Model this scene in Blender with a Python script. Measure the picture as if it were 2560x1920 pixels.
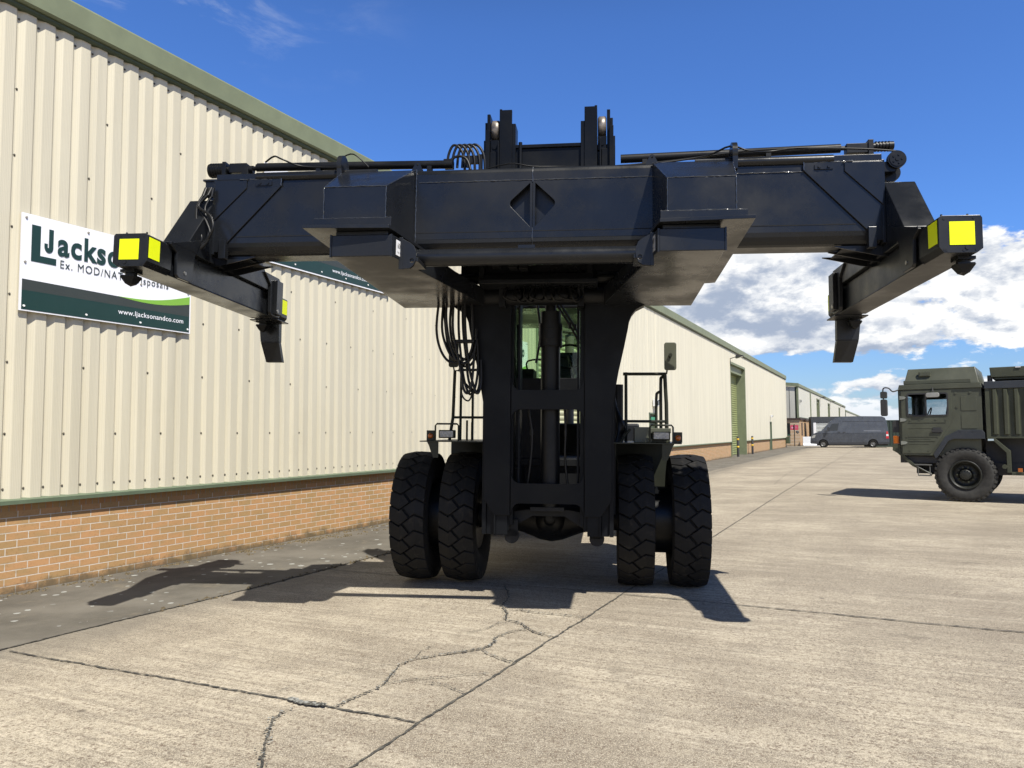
import bpy, bmesh, math, random
from mathutils import Vector, Matrix
random.seed(7)
R = math.radians
for o in list(bpy.data.objects): bpy.data.objects.remove(o)
scn = bpy.context.scene
COL = scn.collection

# ------------------------------------------------------------------ camera
PITCH, ROLL, CAM_H = 3.6207, -0.35, 1.6
cd = bpy.data.cameras.new('camera'); cam = bpy.data.objects.new('camera', cd); COL.objects.link(cam)
cd.sensor_fit = 'HORIZONTAL'; cd.sensor_width = 36.0; cd.lens = 36.0*1922/2560
cd.clip_start = 0.05; cd.clip_end = 6000
_p, _r = R(PITCH), R(ROLL)
_f = Vector((0, math.cos(_p), math.sin(_p))); _u = Vector((0, -math.sin(_p), math.cos(_p))); _x = Vector((1, 0, 0))
_X = math.cos(_r)*_x + math.sin(_r)*_u; _U = -math.sin(_r)*_x + math.cos(_r)*_u
cam.matrix_world = Matrix(((_X.x, _U.x, -_f.x, 0), (_X.y, _U.y, -_f.y, 0), (_X.z, _U.z, -_f.z, CAM_H), (0, 0, 0, 1)))
scn.camera = cam

# ------------------------------------------------------------------ render settings
scn.view_settings.view_transform = 'Standard'; scn.view_settings.look = 'None'
scn.view_settings.exposure = 0.42; scn.view_settings.gamma = 1.0

# ------------------------------------------------------------------ sun
SUN_T = Vector((-0.30583, 0.50337, -0.80814)).normalized()      # direction the light travels
sd = bpy.data.lights.new('sun', 'SUN'); sd.energy = 5.0; sd.angle = R(0.53); sd.color = (1.0, 0.955, 0.87)
sun = bpy.data.objects.new('sun', sd); COL.objects.link(sun)
sun.rotation_euler = SUN_T.to_track_quat('-Z', 'Y').to_euler(); sun.location = (6, -8, 20)
SUN_EL = math.asin(-SUN_T.z); SUN_ROT = math.atan2(-SUN_T.x, -SUN_T.y)

# ------------------------------------------------------------------ node helpers
class NT:
    def __init__(s, tree): s.t = tree; s.n = tree.nodes; s.l = tree.links
    def node(s, typ, **kw):
        nd = s.n.new(typ)
        for k, v in kw.items(): setattr(nd, k, v)
        return nd
    def link(s, a, b): s.l.new(a, b)
    def val(s, sock, v):
        if isinstance(v, (int, float)): sock.default_value = v
        elif isinstance(v, (tuple, list)): sock.default_value = v if len(v) == 4 or sock.type == 'VECTOR' else (*v, 1)
        else: s.l.new(v, sock)
    def math(s, op, a, b=0.0, c=None, clamp=False):
        nd = s.node('ShaderNodeMath', operation=op, use_clamp=clamp); s.val(nd.inputs[0], a); s.val(nd.inputs[1], b)
        if c is not None: s.val(nd.inputs[2], c)
        return nd.outputs[0]
    def vmath(s, op, a, b=(0, 0, 0)):
        nd = s.node('ShaderNodeVectorMath', operation=op); s.val(nd.inputs[0], a); s.val(nd.inputs[1], b)
        return nd.outputs[0]
    def mix(s, f, a, b, blend='MIX'):
        nd = s.node('ShaderNodeMix', data_type='RGBA', blend_type=blend)
        s.val(nd.inputs[0], f); s.val(nd.inputs[6], a); s.val(nd.inputs[7], b); return nd.outputs[2]
    def noise(s, vec, scale, detail=4, rough=.55, dist=0.0):
        nd = s.node('ShaderNodeTexNoise'); s.val(nd.inputs['Vector'], vec); s.val(nd.inputs['Scale'], scale)
        nd.inputs['Detail'].default_value = detail; nd.inputs['Roughness'].default_value = rough
        nd.inputs['Distortion'].default_value = dist; return nd.outputs[0]
    def ramp(s, fac, a, b, smooth=True):
        nd = s.node('ShaderNodeMapRange', interpolation_type='SMOOTHSTEP' if smooth else 'LINEAR')
        s.val(nd.inputs[0], fac); s.val(nd.inputs[1], a); s.val(nd.inputs[2], b); nd.inputs[3].default_value = 0; nd.inputs[4].default_value = 1
        return nd.outputs[0]
    def mapping(s, vec, scale=(1, 1, 1), rot=(0, 0, 0), loc=(0, 0, 0)):
        nd = s.node('ShaderNodeMapping'); s.val(nd.inputs[0], vec); nd.inputs[3].default_value = scale
        nd.inputs[2].default_value = rot; nd.inputs[1].default_value = loc; return nd.outputs[0]
    def sep(s, vec):
        nd = s.node('ShaderNodeSeparateXYZ'); s.val(nd.inputs[0], vec); return nd.outputs
    def comb(s, x=0.0, y=0.0, z=0.0):
        nd = s.node('ShaderNodeCombineXYZ'); s.val(nd.inputs[0], x); s.val(nd.inputs[1], y); s.val(nd.inputs[2], z); return nd.outputs[0]

MATS = {}
def newmat(name):
    m = bpy.data.materials.new(name); m.use_nodes = True; nt = NT(m.node_tree)
    b = m.node_tree.nodes['Principled BSDF']; MATS[name] = m
    return m, nt, b
def simple(name, col, rough=.5, metal=0.0, spec=.5, var=.12, vscale=6.0, bump=0.0, bscale=60, emit=None, coat=0.0):
    m, nt, b = newmat(name)
    tc = nt.node('ShaderNodeTexCoord').outputs['Object']
    n = nt.noise(tc, vscale, 5, .6)
    f = nt.ramp(n, .3, .7)
    c0 = tuple(c*(1-var) for c in col); c1 = tuple(min(1, c*(1+var)) for c in col)
    nt.val(b.inputs['Base Color'], nt.mix(f, c0, c1))
    rr = nt.math('MULTIPLY_ADD', nt.noise(tc, vscale*2.3, 4, .6), .25, max(.02, rough-.125), clamp=True)
    nt.val(b.inputs['Roughness'], rr)
    b.inputs['Metallic'].default_value = metal; b.inputs['Specular IOR Level'].default_value = spec
    b.inputs['Coat Weight'].default_value = coat
    if bump:
        bp = nt.node('ShaderNodeBump'); bp.inputs['Strength'].default_value = bump; bp.inputs['Distance'].default_value = .01
        nt.link(nt.noise(tc, bscale, 3, .6), bp.inputs['Height']); nt.link(bp.outputs[0], b.inputs['Normal'])
    if emit: b.inputs['Emission Color'].default_value = (*emit, 1); b.inputs['Emission Strength'].default_value = 1
    return m

# ------------------------------------------------------------------ world: sky with clouds
w = bpy.data.worlds.new('World'); scn.world = w; w.use_nodes = True
nt = NT(w.node_tree); bg = w.node_tree.nodes['Background']
sky = nt.node('ShaderNodeTexSky', sky_type='NISHITA'); sky.sun_disc = False
sky.sun_elevation = SUN_EL; sky.sun_rotation = SUN_ROT; sky.air_density = 1.0; sky.dust_density = .35; sky.ozone_density = 2.2
gen = nt.node('ShaderNodeTexCoord').outputs['Generated']
d = nt.vmath('NORMALIZE', gen)
sx, sy, sz = nt.sep(d)
el = nt.math('MAXIMUM', sz, 0.0)
az = nt.math('ARCTAN2', sx, sy)
def cloud_density(daz, delz):
    # puffs of roughly even angular size, flattened towards the horizon
    e2 = nt.math('ADD', el, delz); a2 = nt.math('ADD', az, daz)
    v = nt.math('MULTIPLY', nt.math('POWER', nt.math('ADD', e2, .02), .80), 11.5)
    h = nt.math('MULTIPLY', a2, 6.6)
    vec = nt.comb(h, v, 2.15)
    big = nt.noise(vec, .42, 2, .5)
    midn = nt.noise(vec, 1.15, 3, .55)
    fine = nt.noise(vec, 2.1, 11, .62, .12)
    return nt.math('ADD', nt.math('MULTIPLY', big, .38), nt.math('ADD', nt.math('MULTIPLY', midn, .27), nt.math('MULTIPLY', fine, .35)))
dens = cloud_density(0.0, 0.0)
dens_up = cloud_density(-0.010, 0.016)
dens_up2 = cloud_density(-0.02, 0.045)
lim = nt.math('MULTIPLY_ADD', nt.ramp(az, .25, .60), -.012, .225)
band = nt.math('SUBTRACT', 1.0, nt.ramp(el, nt.math('SUBTRACT', lim, .03), nt.math('ADD', lim, .10)))
gap = nt.math('MULTIPLY', nt.ramp(el, .105, .085), nt.ramp(el, .05, .068))
thr = nt.math('ADD', nt.math('MULTIPLY_ADD', band, -.405, .80), nt.math('MULTIPLY', gap, .075))
cover = nt.ramp(dens, nt.math('SUBTRACT', thr, .008), nt.math('ADD', thr, .030))
thick = nt.ramp(nt.math('SUBTRACT', dens, thr), .0, .15)
r1 = nt.ramp(nt.math('SUBTRACT', dens, dens_up), -.045, .035)
r2 = nt.ramp(nt.math('SUBTRACT', dens, dens_up2), -.09, .05)
lit = nt.math('ADD', nt.math('MULTIPLY', r1, .45), nt.math('MULTIPLY', r2, .62))
lit = nt.math('MULTIPLY', lit, nt.math('MULTIPLY_ADD', thick, -.10, 1.18), clamp=True)
bright = nt.mix(lit, (3.0, 3.55, 4.6), (8.3, 8.3, 8.2))
bright = nt.mix(nt.math('MULTIPLY', nt.ramp(el, .07, .0), .6), bright, (4.6, 5.3, 6.3))
wispn = nt.noise(nt.mapping(gen, (3.0, 3.0, 9.0), (0.3, 0.1, 0.4)), 2.2, 7, .62, .5)
wisp = nt.math('MULTIPLY', nt.ramp(wispn, .50, .72), nt.math('MULTIPLY', nt.ramp(el, .38, .5), .38))
wisp = nt.math('MULTIPLY', wisp, nt.math('SUBTRACT', 1.0, nt.ramp(az, -.45, -.1)))
skycol = nt.vmath('MULTIPLY', sky.outputs[0], nt.mix(nt.ramp(el, .46, .72), nt.mix(nt.ramp(el, .02, .24), (.56, .72, 1.02), (.50, .81, 1.34)), (.22, .22, .24)))  # overhead sky, out of view, darkened to cut fill light
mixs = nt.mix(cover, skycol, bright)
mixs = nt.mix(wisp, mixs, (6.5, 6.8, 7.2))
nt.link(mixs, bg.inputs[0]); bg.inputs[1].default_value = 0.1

# ------------------------------------------------------------------ materials
# concrete yard
m, nt, b = newmat('concrete')
tc = nt.node('ShaderNodeTexCoord').outputs['Object']
rot = nt.mapping(tc, (1, 1, 1), (0, 0, R(25.6)))           # x along the cross joints
streak = nt.noise(nt.mapping(rot, (.35, 5.0, 1)), 1.0, 5, .6)
streak2 = nt.noise(nt.mapping(rot, (.8, 22.0, 1)), 1.0, 4, .6)
big = nt.noise(tc, .55, 5, .55); mid = nt.noise(tc, 3.2, 6, .65); fine = nt.noise(tc, 48, 4, .8); grit = nt.noise(tc, 130, 2, .6)
vo = nt.node('ShaderNodeTexVoronoi'); nt.link(tc, vo.inputs[0]); vo.inputs['Scale'].default_value = 48
wear = nt.ramp(nt.noise(tc, .9, 4, .6), .38, .62)
clus = nt.noise(tc, 17, 5, .75); 
c = nt.mix(nt.ramp(big, .36, .62), (.250, .214, .163), (.45, .395, .302))
c = nt.mix(nt.math('MULTIPLY', nt.ramp(streak, .42, .66), .65), c, (.53, .47, .365))
c = nt.mix(nt.math('MULTIPLY', nt.ramp(streak2, .48, .62), .62), c, (.19, .162, .128))
c = nt.mix(nt.math('MULTIPLY', nt.ramp(mid, .50, .66), .5), c, (.215, .188, .152))
c = nt.mix(nt.math('MULTIPLY', nt.ramp(clus, .47, .60), .55), c, (.18, .15, .112))
spk = nt.ramp(fine, .40, .54)
patch = nt.ramp(nt.noise(tc, .38, 6, .66), .47, .60)
c = nt.mix(nt.math('MULTIPLY', patch, .52), c, (.175, .148, .114))
c = nt.mix(nt.math('MULTIPLY', nt.math('SUBTRACT', 1.0, spk), nt.math('MULTIPLY_ADD', wear, .42, .38)), c, (.13, .105, .08))
c = nt.mix(nt.math('MULTIPLY', nt.ramp(grit, .50, .62), .62), c, (.66, .585, .45))
stone = nt.ramp(nt.sep(vo.outputs['Color'])[0], .84, .88)
c = nt.mix(nt.math('MULTIPLY', nt.math('MULTIPLY', stone, nt.ramp(vo.outputs['Distance'], .5, .3)), .7), c, (.14, .10, .075))
vb = nt.node('ShaderNodeTexVoronoi'); nt.link(tc, vb.inputs[0]); vb.inputs['Scale'].default_value = 1.7
peb = nt.node('ShaderNodeTexVoronoi'); nt.link(nt.vmath('ADD', tc, nt.comb(nt.math('MULTIPLY', fine, .02), nt.math('MULTIPLY', mid, .03))), peb.inputs[0]); peb.inputs['Scale'].default_value = 42
pc_ = nt.sep(peb.outputs['Color'])
pm = nt.math('MULTIPLY', nt.ramp(pc_[0], .70, .74), nt.ramp(peb.outputs['Distance'], .46, .30))
c = nt.mix(nt.math('MULTIPLY', pm, nt.math('MULTIPLY_ADD', wear, .3, .4)), c, (.15, .112, .08))
pm2 = nt.math('MULTIPLY', nt.ramp(pc_[1], .74, .78), nt.ramp(peb.outputs['Distance'], .5, .34))
c = nt.mix(nt.math('MULTIPLY', pm2, .28), c, (.60, .54, .43))
oil = nt.ramp(nt.noise(nt.mapping(tc, (1, 1, 1), (0, 0, 0), (7.3, 2.1, 0)), .9, 5, .7), .62, .72)
c = nt.mix(nt.math('MULTIPLY', oil, .4), c, (.11, .093, .072))
spot = nt.math('MULTIPLY', nt.ramp(nt.math('ADD', vb.outputs['Distance'], nt.math('MULTIPLY', mid, .12)), .125, .085), nt.ramp(nt.sep(vb.outputs['Color'])[1], .62, .7))
c = nt.mix(nt.math('MULTIPLY', spot, .6), c, (.09, .075, .06))
pn = nt.sep(nt.node('ShaderNodeNewGeometry').outputs['Position'])
nn = nt.math('SUBTRACT', nt.math('MULTIPLY', pn[0], .9018), nt.math('MULTIPLY', pn[1], .4321))
edge_d = nt.ramp(nt.math('ADD', nn, nt.math('MULTIPLY', nt.noise(tc, 1.6, 6, .65), -1.3)), -5.6, -6.75)
c = nt.mix(nt.math('MULTIPLY', edge_d, .62), c, (.15, .135, .11))
nt.val(b.inputs['Base Color'], c); b.inputs['Roughness'].default_value = .9; b.inputs['Specular IOR Level'].default_value = .25
bp = nt.node('ShaderNodeBump'); bp.inputs['Strength'].default_value = .55; bp.inputs['Distance'].default_value = .006
nt.link(nt.math('ADD', fine, nt.math('MULTIPLY', mid, .7)), bp.inputs['Height']); nt.link(bp.outputs[0], b.inputs['Normal'])
CONC = m
# old asphalt margin with lichen
m, nt, b = newmat('asphalt')
tc = nt.node('ShaderNodeTexCoord').outputs['Object']
big = nt.noise(tc, 1.1, 6, .6); fine = nt.noise(tc, 90, 3, .75); mid = nt.noise(tc, 6, 6, .6)
c = nt.mix(nt.ramp(big, .3, .7), (.10, .091, .075), (.172, .157, .130))
c = nt.mix(nt.math('MULTIPLY', nt.ramp(mid, .5, .8), .5), c, (.17, .155, .125))
c = nt.mix(nt.math('MULTIPLY', nt.ramp(fine, .5, .75), .4), c, (.2, .19, .165))
vo = nt.node('ShaderNodeTexVoronoi'); nt.link(nt.vmath('ADD', tc, nt.comb(nt.math('MULTIPLY', mid, .08), nt.math('MULTIPLY', fine, .02))), vo.inputs[0]); vo.inputs['Scale'].default_value = 7.5
rnd = nt.sep(vo.outputs['Color'])
spot = nt.math('LESS_THAN', nt.math('ADD', vo.outputs['Distance'], nt.math('MULTIPLY', fine, .1)), nt.math('MULTIPLY', rnd[0], .34))
clump = nt.ramp(nt.math('ADD', nt.noise(tc, .6, 3, .5), nt.math('MULTIPLY', rnd[1], .35)), .58, .72)
c = nt.mix(nt.math('MULTIPLY', nt.math('MULTIPLY', spot, clump), .8), c, (.42, .43, .40))
dirt = nt.ramp(nt.noise(tc, 2.1, 6, .65), .58, .72)
c = nt.mix(nt.math('MULTIPLY', dirt, .55), c, (.21, .18, .13))
nt.val(b.inputs['Base Color'], c); b.inputs['Roughness'].default_value = .92; b.inputs['Specular IOR Level'].default_value = .2
bp = nt.node('ShaderNodeBump'); bp.inputs['Strength'].default_value = .7; bp.inputs['Distance'].default_value = .006
nt.link(nt.math('ADD', fine, mid), bp.inputs['Height']); nt.link(bp.outputs[0], b.inputs['Normal'])
ASPH = m
# joint filler / crack
m, nt, b = newmat('joint_dark')
tc = nt.node('ShaderNodeTexCoord').outputs['Object']
c = nt.mix(nt.ramp(nt.noise(tc, 22, 5, .7), .35, .65), (.035, .034, .03), (.13, .12, .098))
nt.val(b.inputs['Base Color'], c); b.inputs['Roughness'].default_value = .95
JOINT = m
JGREY = simple('rubble_grey', (.26, .26, .235), .95, var=.5, vscale=45, bump=.9, bscale=70)
MOSS = simple('moss', (.13, .10, .055), .97, var=.7, vscale=60, bump=1, bscale=120)

def cladding(name, base, pitch=.208):
    m, nt, b = newmat(name)
    tc = nt.node('ShaderNodeTexCoord').outputs['Object']
    st = nt.noise(nt.mapping(tc, (3.3, 3.3, .16)), 1.0, 5, .6)
    st2 = nt.noise(nt.mapping(tc, (16, 16, .5)), 1.0, 3, .6)
    dirt = nt.noise(tc, .7, 6, .65)
    c0 = tuple(x*.86 for x in base)
    c = nt.mix(nt.ramp(st, .3, .75), base, c0)
    c = nt.mix(nt.math('MULTIPLY', nt.ramp(st2, .48, .8), .22), c, tuple(x*.72 for x in base))
    c = nt.mix(nt.math('MULTIPLY', nt.ramp(dirt, .52, .8), .22), c, tuple(x*y for x, y in zip(base, (.66, .64, .6))))
    nt.val(b.inputs['Base Color'], c); b.inputs['Roughness'].default_value = .45
    b.inputs['Specular IOR Level'].default_value = .35
    fine = nt.sep(tc)[0]
    s = nt.math('SINE', nt.math('MULTIPLY', fine, 2*math.pi/.0175))
    bp = nt.node('ShaderNodeBump'); bp.inputs['Strength'].default_value = .12; bp.inputs['Distance'].default_value = .004
    nt.link(s, bp.inputs['Height']); nt.link(bp.outputs[0], b.inputs['Normal'])
    return m
CLAD = cladding('cladding_cream', (.585, .54, .415))
CLAD2 = cladding('cladding_cream_far', (.62, .585, .465))
CLAD3 = cladding('cladding_pale', (.54, .53, .46))
GREENT = simple('trim_green', (.165, .188, .112), .55, var=.08, vscale=3)
GREEND = simple('trim_dark_green', (.055, .072, .038), .6, var=.1)
FLASH = simple('flashing_green', (.115, .15, .095), .5, var=.1)
DOORP = simple('shutter_cream', (.46, .46, .30), .5, var=.1, vscale=1.2)
DOORG = simple('shutter_green', (.25, .28, .12), .5, var=.15, vscale=1.2)
ROOF = simple('roof_sheet', (.22, .22, .2), .7)

def brick(name, vertical=False):
    m, nt, b = newmat(name)
    tc = nt.node('ShaderNodeTexCoord').outputs['Object']
    x, y, z = nt.sep(tc)
    vec = nt.comb(z, x, 0.0) if vertical else nt.comb(x, z, 0.0)
    br = nt.node('ShaderNodeTexBrick'); nt.link(vec, br.inputs[0])
    br.inputs['Scale'].default_value = 1.0; br.inputs['Brick Width'].default_value = .232; br.inputs['Row Height'].default_value = .0765
    br.inputs['Mortar Size'].default_value = .0052; br.inputs['Mortar Smooth'].default_value = .12; br.inputs['Bias'].default_value = 0
    br.offset = 0.0 if vertical else .5; br.offset_frequency = 2
    br.inputs['Color1'].default_value = (.47, .262, .122, 1); br.inputs['Color2'].default_value = (.37, .235, .105, 1); br.inputs['Mortar'].default_value = (.60, .54, .45, 1)
    if vertical:
        br.inputs['Mortar'].default_value = (.30, .26, .21, 1); br.inputs['Color1'].default_value = (.40, .20, .09, 1)  # shade under the flashing put into the brick and mortar colours
    n = nt.noise(tc, 40, 4, .7); n2 = nt.noise(tc, 7, 4, .6); nrow = nt.noise(nt.mapping(tc, (1.1, 1, 3.2)), 4.4, 0, .5)
    c = nt.mix(nt.math('MULTIPLY', nt.ramp(n, .52, .72), .4), br.outputs[0], (.20, .09, .035))
    c = nt.mix(nt.math('MULTIPLY', nt.ramp(n2, .4, .7), .18), c, (.55, .30, .14))
    c = nt.mix(nt.math('MULTIPLY', nt.ramp(nrow, .5, .68), .25), c, (.30, .235, .115))
    damp = nt.math('MULTIPLY', nt.ramp(nt.math('ADD', z, nt.math('MULTIPLY', nt.noise(tc, 5, 5, .7), -.32)), -.03, -.16), .8)
    c = nt.mix(damp, c, (.085, .075, .05))
    nt.val(b.inputs['Base Color'], c); b.inputs['Roughness'].default_value = .9; b.inputs['Specular IOR Level'].default_value = .2
    bp = nt.node('ShaderNodeBump'); bp.inputs['Strength'].default_value = .8; bp.inputs['Distance'].default_value = .008
    nt.link(nt.math('SUBTRACT', nt.math('MULTIPLY', n, .25), br.outputs['Fac']), bp.inputs['Height']); nt.link(bp.outputs[0], b.inputs['Normal'])
    return m
BRICK = brick('brick_buff'); BRICKV = brick('brick_soldier_shaded', True)

def paint(name, base, rough=.3, coat=.0, dust=(.16, .13, .095), dustamt=.12, spec=.5):
    m, nt, b = newmat(name)
    tc = nt.node('ShaderNodeTexCoord').outputs['Object']
    n = nt.noise(tc, 2.2, 6, .62); n2 = nt.noise(tc, 11, 5, .65); n3 = nt.noise(nt.mapping(tc, (1, 6, 6)), 3.0, 5, .7)
    c = nt.mix(nt.ramp(n, .35, .7), base, tuple(x*1.35 for x in base))
    c = nt.mix(nt.math('MULTIPLY', nt.ramp(n2, .56, .8), dustamt), c, dust)
    c = nt.mix(nt.math('MULTIPLY', nt.ramp(n3, .62, .82), dustamt*.8), c, dust)
    nt.val(b.inputs['Base Color'], c)
    sc1 = nt.noise(nt.mapping(tc, (2.2, 2.2, 17), (.5, .9, .3)), 3.1, 6, .72); sc2 = nt.noise(tc, 1.7, 2, .5)
    scm = nt.math('MULTIPLY', nt.ramp(sc1, .66, .74), nt.ramp(sc2, .5, .62))
    c = nt.mix(nt.math('MULTIPLY', scm, .35), c, tuple(x*2.2+.05 for x in base))
    nt.val(b.inputs['Base Color'], c)
    nt.val(b.inputs['Roughness'], nt.math('ADD', rough-.10, nt.math('MULTIPLY', nt.ramp(nt.noise(tc, 1.3, 5, .6), .36, .64), .24)))
    b.inputs['Specular IOR Level'].default_value = spec; b.inputs['Coat Weight'].default_value = coat; b.inputs['Coat Roughness'].default_value = .12
    bp = nt.node('ShaderNodeBump'); bp.inputs['Strength'].default_value = .12; bp.inputs['Distance'].default_value = .004
    nt.link(nt.noise(tc, 38, 4, .6), bp.inputs['Height']); nt.link(bp.outputs[0], b.inputs['Normal'])
    return m
NAVY = paint('paint_blue_black', (.0088, .0098, .0116), .29, dustamt=.02, spec=.38)
MASTP = paint('paint_mast_shaded', (.0036, .0044, .0058), .42, dustamt=.02, spec=.17)  # blue-black made darker and duller: the mast's shade is in the colour
SOOT = paint('paint_worn_black', (.0045, .005, .006), .42, dustamt=.07, spec=.28)
OLIVEB = paint('paint_olive_black', (.017, .019, .012), .45, dustamt=.06, spec=.3)
WELD = paint('weld_bead', (.03, .033, .038), .2, coat=.7, dustamt=.35, dust=(.3, .3, .3))
HOSE = simple('hose_rubber', (.006, .006, .006), .42, var=.2, spec=.35)
CHROME = simple('steel_worn', (.35, .34, .31), .38, metal=.8, var=.35, vscale=9)
RUST = simple('steel_rusty', (.24, .21, .18), .45, metal=.6, var=.5, vscale=12)
YEL = simple('reflector_yellow', (.80, .90, .012), .45, var=.02)
YEL.node_tree.nodes['Principled BSDF'].inputs['Specular IOR Level'].default_value = .2
WHITE = simple('plate_white', (.75, .75, .75), .4, var=.03)
BLACKT = simple('ink_black', (.03, .03, .03), .6)
TYRE = paint('tyre_rubber', (.0098, .0095, .009), .72, dust=(.10, .085, .065), dustamt=.38, spec=.25)
TYRED = simple('tyre_groove', (.004, .004, .004), .9, var=.2)
GLASSW = simple('lamp_glass', (.34, .34, .32), .3, var=.3, vscale=60, coat=.2, bump=.6, bscale=90)
AMBER = simple('lamp_amber', (.38, .10, .012), .25, var=.15, vscale=25, coat=.5)
REDL = simple('lamp_red', (.55, .02, .025), .25, coat=.5)
def glass(name, tint, refl=.10):
    m, nt, b = newmat(name); m.node_tree.nodes.remove(b)
    out = [n for n in m.node_tree.nodes if n.type == 'OUTPUT_MATERIAL'][0]
    tr = nt.node('ShaderNodeBsdfTransparent'); tr.inputs[0].default_value = (*tint, 1)
    gl = nt.node('ShaderNodeBsdfGlossy'); gl.inputs[0].default_value = (.9, .95, 1, 1); gl.inputs[1].default_value = .03
    fr = nt.node('ShaderNodeLayerWeight'); fr.inputs[0].default_value = .35
    mx = nt.node('ShaderNodeMixShader'); nt.link(nt.math('MULTIPLY_ADD', fr.outputs[0], .25, refl), mx.inputs[0])
    nt.link(tr.outputs[0], mx.inputs[1]); nt.link(gl.outputs[0], mx.inputs[2]); nt.link(mx.outputs[0], out.inputs[0])
    return m
GLASSG = glass('glass_green', (.82, .91, .81), .01)
GLASSC = glass('glass_clear', (.78, .82, .84), .01)
GLASSD = simple('glass_dark', (.012, .016, .02), .08, var=.0, coat=.5)
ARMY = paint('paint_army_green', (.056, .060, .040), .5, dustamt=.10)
ARMYD = paint('paint_army_dark', (.038, .042, .024), .6, dustamt=.18)  # darker olive for bumper, mudguard, cargo body and hatch
ARMYB = paint('fender_blue_black', (.022, .026, .032), .45, dustamt=.2)
VANM = paint('van_grey', (.045, .052, .066), .24, coat=.7, dustamt=.05)
VANP = simple('van_plastic', (.035, .037, .042), .55)
CONTG = simple('container_green', (.018, .032, .022), .6, var=.2)
SEATM = simple('seat_fabric', (.02, .02, .024), .9)

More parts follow.
